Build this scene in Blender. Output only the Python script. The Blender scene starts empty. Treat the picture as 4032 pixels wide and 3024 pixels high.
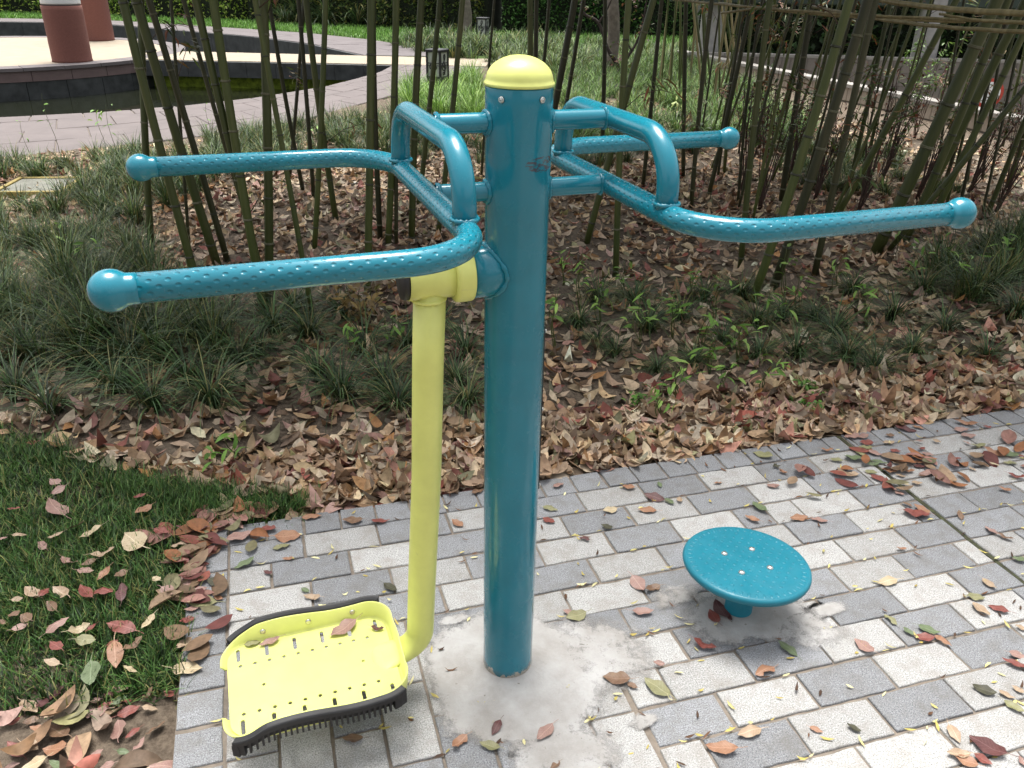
import bpy, math, random
import numpy as np
from mathutils import Vector, Matrix, noise
R = math.radians
random.seed(7); rng = np.random.default_rng(7)
sc = bpy.context.scene
COL = sc.collection
# ------------------------------------------------------------------ camera, sky, sun, exposure
F, W, H = 3228.17, 4032.0, 3024.0
PIT, YAW, ROL = R(26.816), R(-1.508), R(1.138)
CAM = np.array([0.0354, -1.4362, 1.4637])
_fw = np.array([math.sin(YAW)*math.cos(PIT), math.cos(YAW)*math.cos(PIT), -math.sin(PIT)])
_rt = np.array([math.cos(YAW), -math.sin(YAW), 0.0]); _up = np.cross(_rt, _fw)
_r = _rt*math.cos(ROL) + _up*math.sin(ROL); _u = -_rt*math.sin(ROL) + _up*math.cos(ROL)
cd = bpy.data.cameras.new('camera'); cam = bpy.data.objects.new('camera', cd); COL.objects.link(cam)
cam.matrix_world = Matrix(((_r[0], _u[0], -_fw[0], CAM[0]), (_r[1], _u[1], -_fw[1], CAM[1]), (_r[2], _u[2], -_fw[2], CAM[2]), (0, 0, 0, 1)))
cd.sensor_width = 36.0; cd.lens = 36.0*F/W; cd.clip_start = 0.05; cd.clip_end = 800
sc.camera = cam
wd = bpy.data.worlds.new('World'); sc.world = wd; wd.use_nodes = True
SUN_EL, SUN_AZ = R(74), R(-14)          # azimuth measured from +Y towards +X
nt = wd.node_tree; bg = nt.nodes['Background']
sky = nt.nodes.new('ShaderNodeTexSky'); sky.sky_type = 'NISHITA'; sky.sun_disc = False
sky.sun_elevation = SUN_EL; sky.sun_rotation = SUN_AZ; sky.dust_density = 6.0; sky.air_density = 1.0; sky.ozone_density = 1.0
hs = nt.nodes.new('ShaderNodeHueSaturation'); hs.inputs['Saturation'].default_value = 0.22
nt.links.new(sky.outputs[0], hs.inputs['Color']); nt.links.new(hs.outputs[0], bg.inputs[0]); bg.inputs[1].default_value = 0.105
sl = bpy.data.lights.new('sun', 'SUN'); sl.energy = 1.5; sl.angle = R(28); sl.color = (1.0, 0.97, 0.92)
so = bpy.data.objects.new('sun', sl); COL.objects.link(so)
sd = Vector((math.sin(SUN_AZ)*math.cos(SUN_EL), math.cos(SUN_AZ)*math.cos(SUN_EL), math.sin(SUN_EL)))
so.rotation_euler = sd.to_track_quat('Z', 'Y').to_euler(); so.location = sd*30
sc.view_settings.view_transform = 'Standard'; sc.view_settings.look = 'None'; sc.view_settings.gamma = 1.0
sc.view_settings.exposure = 1.62
sc.render.engine = 'CYCLES'
try:
    sc.cycles.max_bounces = 5; sc.cycles.diffuse_bounces = 2; sc.cycles.glossy_bounces = 2; sc.cycles.transparent_max_bounces = 4
    sc.cycles.use_denoising = True
except Exception: pass

# ------------------------------------------------------------------ helpers
def ray(px, py): return _fw + _r*((px-W/2)/F) - _u*((py-H/2)/F)
def G(px, py, z=0.0):
    d = ray(px, py); t = (z-CAM[2])/d[2]; p = CAM+d*t; return np.array([p[0], p[1], z])
def GD(x, y, z=0.0): return G(x*1.8228, y*1.8228, z)
def depth(p): return float((np.asarray(p)-CAM)@_fw)
def link(o, parent=None):
    COL.objects.link(o)
    if parent is not None: o.parent = parent
    return o
def empty(name, loc=(0, 0, 0), rz=0.0, parent=None):
    o = bpy.data.objects.new(name, None); o.location = loc; o.rotation_euler = (0, 0, rz); o.empty_display_size = 0.05
    return link(o, parent)
def tag(o, label=None, cat=None, group=None, kind=None):
    if label: o['label'] = label
    if cat: o['category'] = cat
    if group: o['group'] = group
    if kind: o['kind'] = kind
    return o
def mesh_np(name, V, Q, cols=None, uv=None, smooth=True):
    V = np.asarray(V, np.float32); Q = np.asarray(Q, np.int32)
    me = bpy.data.meshes.new(name); n = Q.shape[1]
    me.vertices.add(len(V)); me.vertices.foreach_set('co', V.ravel())
    me.loops.add(Q.size); me.loops.foreach_set('vertex_index', Q.ravel())
    me.polygons.add(len(Q)); me.polygons.foreach_set('loop_start', np.arange(0, Q.size, n, dtype=np.int32))
    me.polygons.foreach_set('use_smooth', np.full(len(Q), smooth))
    if cols is not None:
        a = me.color_attributes.new('Col', 'FLOAT_COLOR', 'POINT')
        c = np.ones((len(V), 4), np.float32); c[:, :3] = cols; a.data.foreach_set('color', c.ravel())
    if uv is not None:
        l = me.uv_layers.new(name='UVMap'); l.data.foreach_set('uv', np.asarray(uv, np.float32)[Q.ravel()].ravel())
    me.update(calc_edges=True); me.validate(); return me
def mesh_pd(name, V, Fc, smooth=False):
    me = bpy.data.meshes.new(name); me.from_pydata([tuple(map(float, v)) for v in V], [], Fc); me.update()
    if smooth:
        for p in me.polygons: p.use_smooth = True
    return me
def obj(name, me, mt=None, parent=None):
    if mt is not None and len(me.materials) == 0: me.materials.append(mt)
    return link(bpy.data.objects.new(name, me), parent)
def recalc(me):
    import bmesh
    b = bmesh.new(); b.from_mesh(me); bmesh.ops.recalc_face_normals(b, faces=b.faces); b.to_mesh(me); b.free(); return me
def box_me(name, x0, x1, y0, y1, z0, z1, bev=0.0):
    import bmesh
    b = bmesh.new(); bmesh.ops.create_cube(b, size=1)
    for v in b.verts: v.co = Vector(((x0+x1)/2+v.co.x*(x1-x0), (y0+y1)/2+v.co.y*(y1-y0), (z0+z1)/2+v.co.z*(z1-z0)))
    if bev: bmesh.ops.bevel(b, geom=list(b.edges), offset=bev, segments=1, affect='EDGES')
    me = bpy.data.meshes.new(name); b.to_mesh(me); b.free(); return me
def prism_me(name, poly, z0, z1, bev=0.0):
    import bmesh
    b = bmesh.new(); lo = [b.verts.new((p[0], p[1], z0)) for p in poly]; hi = [b.verts.new((p[0], p[1], z1)) for p in poly]
    n = len(poly); b.faces.new(lo[::-1]); b.faces.new(hi)
    for i in range(n): b.faces.new((lo[i], lo[(i+1) % n], hi[(i+1) % n], hi[i]))
    bmesh.ops.recalc_face_normals(b, faces=b.faces)
    if bev:
        ed = [e for e in b.edges if abs(e.verts[0].co.z-z1) < 1e-6 and abs(e.verts[1].co.z-z1) < 1e-6]
        bmesh.ops.bevel(b, geom=ed, offset=bev, segments=1, affect='EDGES')
    me = bpy.data.meshes.new(name); b.to_mesh(me); b.free(); return me
def lathe_me(name, prof, seg=32, smooth=True, cap=True):
    V, Fc = [], []; n = len(prof)
    for r, z in prof:
        for k in range(seg): a = 2*math.pi*k/seg; V.append((r*math.cos(a), r*math.sin(a), z))
    for i in range(n-1):
        for k in range(seg): Fc.append((i*seg+k, i*seg+(k+1) % seg, (i+1)*seg+(k+1) % seg, (i+1)*seg+k))
    if cap: Fc.append(tuple(range(seg))[::-1]); Fc.append(tuple((n-1)*seg+k for k in range(seg)))
    me = mesh_pd(name, V, Fc)
    if smooth:
        for p in me.polygons:
            if len(p.vertices) == 4: p.use_smooth = True
    return me
def fillet(pts, rad, step=0.012, n=10):
    pts = [Vector(p) for p in pts]; out = [pts[0]]
    for i in range(1, len(pts)-1):
        a, b, c = pts[i-1], pts[i], pts[i+1]; r = rad[i-1] if isinstance(rad, (list, tuple)) else rad
        d1 = (a-b).normalized(); d2 = (c-b).normalized(); th = d1.angle(d2); t = r/math.tan(th/2)
        p1 = b+d1*t; p2 = b+d2*t; ctr = b+(d1+d2).normalized()*(r/math.sin(th/2))
        v1 = p1-ctr; v2 = p2-ctr; ang = v1.angle(v2)
        for k in range(n+1):
            s = k/n; v = (v1*math.sin((1-s)*ang)+v2*math.sin(s*ang))/math.sin(ang); out.append(ctr+v)
    out.append(pts[-1]); res = [out[0]]
    for p in out[1:]:
        if (p-res[-1]).length > 1e-5: res.append(p)
    return res
def sweep_me(name, path, rad, seg=20, cap=True, smooth=True):
    """tube along a path; UV = (length, girth) in metres"""
    P = [Vector(p) for p in path]; n = len(P); rads = rad if isinstance(rad, (list, tuple, np.ndarray)) else [rad]*n
    T = [(P[min(i+1, n-1)]-P[max(i-1, 0)]).normalized() for i in range(n)]
    up = Vector((0, 0, 1)) if abs(T[0].z) < .9 else Vector((1, 0, 0)); N = (up-T[0]*up.dot(T[0])).normalized()
    V, UV, L = [], [], 0.0
    for i in range(n):
        if i: 
            L += (P[i]-P[i-1]).length; ax = T[i-1].cross(T[i])
            if ax.length > 1e-8: N = Matrix.Rotation(T[i-1].angle(T[i]), 3, ax.normalized()) @ N
        N = (N-T[i]*N.dot(T[i])).normalized(); B = T[i].cross(N)
        for k in range(seg+1):
            a = 2*math.pi*k/seg; V.append(P[i]+(N*math.cos(a)+B*math.sin(a))*rads[i]); UV.append((L, a*rads[0]))
    Q = []; s1 = seg+1
    for i in range(n-1):
        for k in range(seg): Q.append((i*s1+k, i*s1+k+1, (i+1)*s1+k+1, (i+1)*s1+k))
    me = bpy.data.meshes.new(name); Fc = list(Q)
    if cap: Fc += [tuple(range(seg))[::-1], tuple((n-1)*s1+k for k in range(seg))]
    me.from_pydata([tuple(v) for v in V], [], Fc); ul = me.uv_layers.new(name='UVMap')
    for l in me.loops: ul.data[l.index].uv = UV[l.vertex_index]
    if smooth:
        for p in me.polygons: p.use_smooth = len(p.vertices) == 4
    me.update(); return me
def lin(c):
    if isinstance(c, str): c = tuple(int(c[i:i+2], 16) for i in (0, 2, 4))
    return tuple((v/255/12.92 if v/255 <= .04045 else ((v/255+.055)/1.055)**2.4) for v in c)
# ------------------------------------------------------------------ materials
class MT:
    def __init__(s, name, rough=0.6, spec=0.5):
        s.m = bpy.data.materials.new(name); s.m.use_nodes = True; s.t = s.m.node_tree; s.b = s.t.nodes['Principled BSDF']
        s.b.inputs['Roughness'].default_value = rough; s.b.inputs['Specular IOR Level'].default_value = spec
    def n(s, typ, **kw):
        nd = s.t.nodes.new('ShaderNode'+typ)
        for k, v in kw.items(): setattr(nd, k, v)
        return nd
    def l(s, a, b): s.t.links.new(a, b)
    def noise(s, scale, detail=4, rough=.55, vec=None, dim='3D', dist=0.0):
        nd = s.n('TexNoise', noise_dimensions=dim); nd.inputs['Scale'].default_value = scale; nd.inputs['Detail'].default_value = detail
        nd.inputs['Roughness'].default_value = rough; nd.inputs['Distortion'].default_value = dist
        if vec is not None: s.l(vec, nd.inputs['Vector'])
        return nd.outputs['Fac']
    def coord(s, which='Object'): return s.n('TexCoord').outputs[which]
    def ramp(s, fac, stops, interp='LINEAR'):
        nd = s.n('ValToRGB'); nd.color_ramp.interpolation = interp; e = nd.color_ramp.elements
        while len(e) < len(stops): e.new(0.5)
        for k, (p, c) in enumerate(stops): e[k].position = p; e[k].color = (*c, 1) if len(c) == 3 else c
        s.l(fac, nd.inputs[0]); return nd.outputs[0]
    def mix(s, fac, a, b, mode='MIX'):
        nd = s.n('Mix', data_type='RGBA', blend_type=mode)
        for i, v in ((0, fac), (6, a), (7, b)):
            if isinstance(v, (int, float)): nd.inputs[i].default_value = v
            elif isinstance(v, tuple): nd.inputs[i].default_value = (*v[:3], 1)
            else: s.l(v, nd.inputs[i])
        return nd.outputs[2]
    def math(s, op, a, b=None, clamp=False):
        nd = s.n('Math', operation=op, use_clamp=clamp)
        for i, v in ((0, a), (1, b)):
            if v is None: continue
            if isinstance(v, (int, float)): nd.inputs[i].default_value = v
            else: s.l(v, nd.inputs[i])
        return nd.outputs[0]
    def bump(s, h, dist=.002, strength=1.0, prev=None):
        nd = s.n('Bump'); nd.inputs['Distance'].default_value = dist; nd.inputs['Strength'].default_value = strength; s.l(h, nd.inputs['Height'])
        if prev is not None: s.l(prev, nd.inputs['Normal'])
        return nd.outputs[0]
    def col(s, c):
        if isinstance(c, tuple): s.b.inputs['Base Color'].default_value = (*c[:3], 1)
        else: s.l(c, s.b.inputs['Base Color'])
        return s
    def nor(s, n): s.l(n, s.b.inputs['Normal']); return s
    def rgh(s, r): s.l(r, s.b.inputs['Roughness']); return s
M = {}
def mat_simple(key, c, rough=.6, var=.12, scale=20, bumpd=0.0, metal=0.0, spec=.5, c2=None):
    m = MT(key, rough, spec); f = m.noise(scale, 5, .6, m.coord())
    a = tuple(v*(1-var) for v in c); b = c2 if c2 else tuple(min(1, v*(1+var)) for v in c)
    m.col(m.ramp(f, [(.3, a), (.7, b)])); m.b.inputs['Metallic'].default_value = metal
    if bumpd: m.nor(m.bump(m.noise(scale*4, 5, .6, m.coord()), bumpd))
    M[key] = m.m; return m.m
def mat_paint(key, c, dimple=False, post=False, rough=.22):
    m = MT(key, rough, .5); co = m.coord()
    big = m.noise(9, 4, .6, co); base = m.ramp(big, [(.3, tuple(v*.9 for v in c)), (.7, tuple(min(1, v*1.08) for v in c))])
    grime = m.noise(60, 6, .7, co); base = m.mix(m.math('MULTIPLY', m.math('GREATER_THAN', grime, .69), .25), base, tuple(v*.5+.08 for v in c))
    smp = m.n('Mapping'); m.l(co, smp.inputs['Vector']); smp.inputs['Scale'].default_value = (90, 90, 5); smp.inputs['Rotation'].default_value = (.3, .2, .1)
    base = m.mix(m.math('MULTIPLY', m.math('GREATER_THAN', m.noise(1.6, 3, .6, smp.outputs[0]), .72), .3), base, tuple(v*.7+.10 for v in c))
    base = m.mix(m.ramp(m.noise(3.3, 6, .7, co), [(.5, (0,)*3), (.75, (.28,)*3)]), base, tuple(v*.72+.035 for v in c))
    m.b.inputs['Coat Weight'].default_value = .5; m.b.inputs['Coat Roughness'].default_value = .05; m.b.inputs['Coat IOR'].default_value = 1.5; m.b.inputs['Specular IOR Level'].default_value = .3
    nb = m.bump(m.noise(14, 3, .5, co), .004, .25)
    if dimple:
        uv = m.n('UVMap').outputs[0]; mp = m.n('Mapping'); m.l(uv, mp.inputs['Vector'])
        mp.inputs['Rotation'].default_value = (0, 0, R(45)); mp.inputs['Scale'].default_value = (66, 92, 80)
        vo = m.n('TexVoronoi', voronoi_dimensions='2D', feature='F1'); vo.inputs['Randomness'].default_value = 0.0; vo.inputs['Scale'].default_value = 1.0
        m.l(mp.outputs[0], vo.inputs['Vector'])
        h = m.ramp(vo.outputs['Distance'], [(.0, (0, 0, 0)), (.12, (.25, .25, .25)), (.26, (1, 1, 1))])
        nb = m.bump(h, .0014, 1.0, nb)
    if post:
        # scuffed red-brown rub mark and bare, cement-stained chips at the foot: both have a shape of their own
        sep = m.n('SeparateXYZ'); m.l(co, sep.inputs[0])
        vm = m.n('VectorMath', operation='SUBTRACT'); m.l(co, vm.inputs[0]); vm.inputs[1].default_value = post
        vs = m.n('VectorMath', operation='MULTIPLY'); m.l(vm.outputs[0], vs.inputs[0]); vs.inputs[1].default_value = (1/.034, 1/.034, 1/.013)
        ln = m.n('VectorMath', operation='LENGTH'); m.l(vs.outputs[0], ln.inputs[0])
        sn = m.noise(45, 6, .75, vs.outputs[0]); sn2 = m.noise(2.2, 5, .8, vs.outputs[0])
        mk = m.math('MULTIPLY', m.math('LESS_THAN', ln.outputs['Value'], 1.0), m.math('MULTIPLY', m.math('GREATER_THAN', sn2, .5), m.math('MULTIPLY', sn, 1.5, True)))
        base = m.mix(mk, base, lin('4a2320'))
        hgt = m.math('ADD', sep.outputs['Z'], m.math('MULTIPLY', m.noise(38, 5, .7, co), -.075))
        base = m.mix(m.math('LESS_THAN', hgt, -.024), base, lin('b9b2a4'))
        str_ = m.noise(1, 3, .5, None); 
    m.col(base); m.nor(nb)
    m.rgh(m.ramp(m.noise(25, 5, .6, co), [(.3, (rough*.75,)*3), (.75, (rough*1.5,)*3)])); M[key] = m.m
TEAL = (0.009, 0.178, 0.246); YEL = (0.66, 0.69, 0.20)
mat_paint('teal', TEAL); mat_paint('teal_grip', TEAL, dimple=True)
mat_paint('teal_satin', tuple(v*.85 for v in TEAL), rough=.42); M['teal_satin'].node_tree.nodes['Principled BSDF'].inputs['Coat Weight'].default_value = .08
mat_paint('teal_post', TEAL, post=(.042, -.036, 1.172))
mat_paint('yellow', YEL, rough=.4); M['yellow'].node_tree.nodes['Principled BSDF'].inputs['Coat Weight'].default_value = .25
mat_simple('rubber', (.012, .012, .013), .55, .3, 30, .0004)
mat_simple('steel', (.62, .61, .58), .28, .1, 60, metal=1.0)
mat_simple('dark_metal', (.03, .03, .032), .35, .2, 40)
def mat_paver(key, c, c2, dark):
    m = MT(key, .85, .3); co = m.coord(); oi = m.n('ObjectInfo').outputs['Random']
    mp = m.n('VectorMath', operation='ADD'); m.l(co, mp.inputs[0]); cx = m.n('CombineXYZ'); m.l(m.math('MULTIPLY', oi, 37.0), cx.inputs[0]); m.l(m.math('MULTIPLY', oi, 91.0), cx.inputs[1]); m.l(cx.outputs[0], mp.inputs[1]); v = mp.outputs[0]
    sp = m.noise(330, 3, .75, v); b = m.ramp(sp, [(.33, tuple(x*.38 for x in c)), (.45, c), (.56, c2), (.68, tuple(min(1, x*1.5) for x in c2))])
    st = m.noise(17, 7, .72, v); b = m.mix(m.ramp(st, [(.47, (0, 0, 0)), (.68, (.7, .7, .7))]), b, dark)
    tone = m.math('ADD', m.math('MULTIPLY', oi, .26), .87); hv = m.n('HueSaturation'); m.l(b, hv.inputs['Color']); m.l(tone, hv.inputs['Value'])
    m.col(hv.outputs[0]); m.nor(m.bump(sp, .0011, .8, m.bump(m.noise(60, 4, .6, v), .0015, .6))); M[key] = m.m
mat_paver('paver_light', (.295, .292, .283), (.385, .382, .372), (.24, .22, .195))
mat_paver('paver_dark', (.178, .183, .19), (.25, .255, .265), (.155, .147, .137))
mat_simple('joint_moss', (.05, .045, .03), .95, .5, 60, .004, c2=(.075, .085, .035)); mat_simple('mortar', (.185, .155, .125), .95, .25, 40, .002)
def mat_cement():
    m = MT('cement', .9, .25); co = m.coord('Object'); f = m.noise(7, 7, .65, co); g = m.noise(300, 3, .6, co)
    b = m.ramp(f, [(.3, (.255, .238, .218)), (.48, (.33, .318, .303)), (.66, (.41, .403, .395))])
    b = m.mix(m.ramp(g, [(.3, (.35,)*3), (.45, (0,)*3)]), b, (.40, .37, .34)); pit = m.noise(75, 3, .5, co)
    b = m.mix(m.math('GREATER_THAN', pit, .725), b, (.22, .2, .18)); m.col(b)
    m.nor(m.bump(g, .001, .6, m.bump(m.noise(30, 6, .6, co), .006, .9)))
    ed = m.n('Attribute', attribute_name='Col'); sp_ = m.n('SeparateColor'); m.l(ed.outputs['Color'], sp_.inputs[0])
    w_ = m.math('ADD', m.math('MULTIPLY', m.noise(26, 8, .72, co), .9), m.math('MULTIPLY', m.noise(260, 3, .6, co), .35))
    al = m.math('MULTIPLY', m.math('SUBTRACT', m.math('ADD', w_, m.math('MULTIPLY', sp_.outputs[0], 1.25)), 1.06), 3.2, True)
    m.l(al, m.b.inputs['Alpha']); M['cement'] = m.m
mat_cement()
def mat_soil():
    m = MT('soil', .95, .2); co = m.coord('Object')
    f = m.noise(2.2, 6, .6, co); g = m.noise(60, 6, .7, co)
    b = m.ramp(f, [(.32, (.042, .031, .022)), (.5, (.085, .065, .048)), (.68, (.15, .12, .09))])
    b = m.mix(m.ramp(g, [(.38, (0,)*3), (.62, (.6,)*3)]), b, (.22, .175, .13))
    sep = m.n('SeparateXYZ'); m.l(co, sep.inputs[0])
    far = m.math('MULTIPLY', m.math('SUBTRACT', m.math('ADD', sep.outputs['Y'], m.math('MULTIPLY', f, 3.0)), 14.5), .6, True)
    b = m.mix(far, b, (.05, .085, .018)); m.col(b)
    m.nor(m.bump(g, .012, .7, m.bump(m.noise(14, 5, .6, co), .03, .6))); M['soil'] = m.m
mat_soil()
def mat_attr(key, rough=.6, spec=.35, trans=.0, nscale=60, var=.35, vein=False):
    m = MT(key, rough, spec); a = m.n('Attribute', attribute_name='Col'); co = m.coord('Object'); f = m.noise(nscale, 4, .65, co)
    b = m.mix(m.ramp(f, [(.35, (var,)*3), (.65, (0,)*3)]), a.outputs['Color'], (0.02, .015, .008), 'MIX')
    m.col(b)
    if trans:
        tr = m.n('BsdfTranslucent'); m.l(b, tr.inputs['Color']); mx = m.n('MixShader'); mx.inputs[0].default_value = trans
        m.l(m.b.outputs[0], mx.inputs[1]); m.l(tr.outputs[0], mx.inputs[2]); m.l(mx.outputs[0], m.t.nodes['Material Output'].inputs['Surface'])
    M[key] = m.m
mat_attr('litter', .65, .3, .1, 45, .4); mat_attr('grass', .5, .4, .22, 20, .25); mat_attr('foliage', .5, .4, .25, 8, .3)
def mat_leaf(key, c, c2, spot):
    m = MT('leaf_'+key, .5, .4); co = m.coord('Object'); oi = m.n('ObjectInfo').outputs['Random']
    cx = m.n('CombineXYZ'); m.l(m.math('MULTIPLY', oi, 50.0), cx.inputs[0]); ad = m.n('VectorMath', operation='ADD'); m.l(co, ad.inputs[0]); m.l(cx.outputs[0], ad.inputs[1]); v = ad.outputs[0]
    b = m.ramp(m.noise(38, 5, .65, v), [(.32, c), (.66, c2)]); b = m.mix(m.math('GREATER_THAN', m.noise(210, 3, .6, v), .69), b, spot)
    sep = m.n('SeparateXYZ'); m.l(co, sep.inputs[0]); ay = m.math('ABSOLUTE', sep.outputs['Y'])
    mid = m.math('LESS_THAN', ay, .0009)
    wv = m.math('FRACT', m.math('MULTIPLY', m.math('SUBTRACT', sep.outputs['X'], m.math('MULTIPLY', ay, .8)), 120.0)); side = m.math('MULTIPLY', m.math('LESS_THAN', wv, .09), .35)
    b = m.mix(m.math('MAXIMUM', m.math('MULTIPLY', mid, .6), side), b, tuple(min(1, x*1.35+.05) for x in c2)); m.col(b)
    m.nor(m.bump(m.noise(90, 4, .6, v), .0015, .6)); M['leaf_'+key] = m.m
LEAFC = dict(red=('84382c', '9c4c3c', '4a1c18'), pink=('a87c70', 'b89080', '7a4a42'), tan=('b39270', 'c6aa88', '6f5138'), orange=('a8704a', 'b8855f', '6a3a1e'),
             olive=('8b8a56', 'a09c6a', '5a5432'), green=('66784a', '7a8c5e', '3f4c28'), maroon=('5a2c2c', '74403c', '30181a'), brown=('7a563e', '93704f', '44301f'), cream=('cbb083', 'd8c49a', '8a6c48'), dark=('3d3a26', '525030', '201c12'))
for k, (a, b, c) in LEAFC.items(): mat_leaf(k, *[tuple((v*.84+sum(lin(q))/3*.16)*.62 for v in lin(q)) for q in (a, b, c)])
def mat_bamboo(key, c, c2, c3):
    m = MT(key, .42, .45); co = m.coord('Object'); oi = m.n('ObjectInfo').outputs['Random']
    mp = m.n('Mapping'); m.l(co, mp.inputs['Vector']); mp.inputs['Scale'].default_value = (30, 30, 1.6)
    cx = m.n('CombineXYZ'); m.l(m.math('MULTIPLY', oi, 60.0), cx.inputs[2]); ad = m.n('VectorMath', operation='ADD'); m.l(mp.outputs[0], ad.inputs[0]); m.l(cx.outputs[0], ad.inputs[1])
    f = m.noise(1.0, 6, .65, ad.outputs[0]); b = m.ramp(f, [(.3, c), (.5, c2), (.72, c3)])
    hv = m.n('HueSaturation'); m.l(b, hv.inputs['Color']); m.l(m.math('ADD', m.math('MULTIPLY', oi, .5), .75), hv.inputs['Value']); m.col(hv.outputs[0]); M[key] = m.m
mat_bamboo('bamboo', (.030, .044, .010), (.052, .068, .015), (.085, .09, .03)); mat_bamboo('bamboo_dark', (.016, .019, .007), (.026, .029, .010), (.045, .043, .018))
mat_bamboo('bamboo_dry', (.13, .11, .05), (.21, .175, .085), (.31, .26, .15)); mat_simple('node', (.10, .098, .055), .7, .4, 90)
mat_simple('red_stem', (.055, .028, .02), .7, .3, 40)
mat_simple('stone_mauve', (.124, .104, .10), .85, .14, 3, .003); mat_simple('stone_brown', (.13, .09, .085), .7, .15, 5, .002)
mat_simple('stone_dark', (.022, .026, .027), .5, .35, 6, .003, c2=(.05, .055, .056)); mat_simple('coping', (.125, .108, .108), .85, .15, 3, .003)
mat_simple('cream_floor', (.30, .25, .185), .85, .1, 4, .002); mat_simple('col_red', (.175, .068, .052), .85, .12, 40, .004)
mat_simple('col_white', (.62, .62, .60), .7, .06, 8); mat_simple('col_grey', (.30, .29, .28), .9, .2, 6, .004)
mat_simple('moss', (.10, .15, .012), .95, .5, 12, .01, c2=(.36, .48, .05)); mat_simple('tile_wall', (.17, .145, .125), .6, .16, 4, .001); mat_simple('tile_beige', (.30, .25, .20), .6, .12, 4, .001)
mat_simple('cap_white', (.29, .27, .245), .8, .12, 5, .002); mat_simple('beam_green', (.022, .038, .028), .6, .2, 5); mat_simple('bark', (.17, .145, .12), .9, .35, 14, .006); mat_simple('bark_dark', (.032, .022, .018), .85, .3, 20, .004)
mat_simple('frosted', (.34, .36, .33), .5, .2, 12); mat_simple('black_iron', (.008, .009, .012), .5, .2, 30); mat_simple('white_paint', (.75, .75, .73), .6, .06, 20); mat_simple('red_paint', (.48, .05, .03), .5, .1, 20)
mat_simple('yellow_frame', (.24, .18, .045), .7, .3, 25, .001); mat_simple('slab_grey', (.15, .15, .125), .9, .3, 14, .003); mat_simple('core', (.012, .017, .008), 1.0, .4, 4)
mat_simple('debris', (.60, .50, .20), .8, .25, 60)
def mat_water():
    m = MT('water', .03, .5); m.col((.012, .014, .008)); m.nor(m.bump(m.noise(5, 3, .5, m.coord()), .01, .25)); M['water'] = m.m
mat_water()
# ------------------------------------------------------------------ terrain
TH = R(18.4); E1 = np.array([math.cos(TH), math.sin(TH)]); E2 = np.array([-math.sin(TH), math.cos(TH)])
def ST(s, t): return E1*s + E2*t
def inpoly(x, y, P):
    x = np.asarray(x); y = np.asarray(y); r = np.zeros(x.shape, bool); n = len(P)
    for i in range(n):
        x0, y0 = P[i]; x1, y1 = P[(i+1) % n]
        with np.errstate(divide='ignore', invalid='ignore'):
            c = ((y0 > y) != (y1 > y)) & (x < (x1-x0)*(y-y0)/((y1-y0) if y1 != y0 else 1e-9)+x0)
        r ^= c
    return r
PIN = [(-13, 6.3), (-8.5, 6.35), (-6.6, 6.75), (-5.57, 7.23), (-4.92, 7.6), (-4.17, 8.17), (-3.48, 9.03), (-2.89, 10.28), (-2.49, 11.97), (-2.45, 13.22)]
POUT = [(-13, 0.3), (-9, 2.45), (-6.5, 3.95), (-4.43, 5.33), (-3.84, 5.74), (-3.3, 6.35), (-2.82, 6.96), (-2.48, 7.51), (-2.25, 8.3), (-1.9, 9.4), (-1.6, 10.73), (-0.9, 13.22)]
FIN = [(-17.5, 19.5), (-16, 21.1), (-14.31, 21.76), (-13.1, 21.9), (-11.15, 21.5), (-9.26, 20.35), (-6.6, 18.72), (-4.8, 17.0), (-3.26, 14.81)]
FOUT = [(-18.6, 21.0), (-16.8, 22.6), (-15.06, 23.05), (-12.96, 23.3), (-11.5, 23.0), (-9.55, 21.95), (-7.29, 20.9), (-5.52, 19.9), (-3.74, 18.34), (-2.38, 16.54), (-1.48, 14.83)]
POND = [(-13, 6.3)] + PIN[1:] + [(-3.26, 14.81)] + FIN[::-1][1:] + [(-18.5, 12)]
RAMP = [(2.95, 13.86), (4.18, 10.35), (5.0, 7.3), (6.35, 3.0), (16, 3.0), (16, 13.86)]
LAWN_N = [tuple(G(*q)[:2]) for q in [(-300, 1620), (0, 1705), (450, 1840), (900, 1930), (1240, 1960), (1180, 2010), (860, 2120), (740, 2240), (690, 2690), (330, 2740), (0, 2780), (-300, 2800)]]
def resample(P, n):
    P = np.asarray(P, float); d = np.r_[0, np.cumsum(np.hypot(*np.diff(P, axis=0).T))]; t = np.linspace(0, d[-1], n)
    return np.c_[np.interp(t, d, P[:, 0]), np.interp(t, d, P[:, 1])]
PATHPOLY = [tuple(p) for p in PIN] + [tuple(p) for p in POUT[::-1]]
COPPOLY = [tuple(p) for p in FIN] + [tuple(p) for p in FOUT[::-1]]
WALK = [(-7.4, 13.2), (-0.9, 13.3), (-0.9, 14.66), (-7.4, 14.8)]
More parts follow.
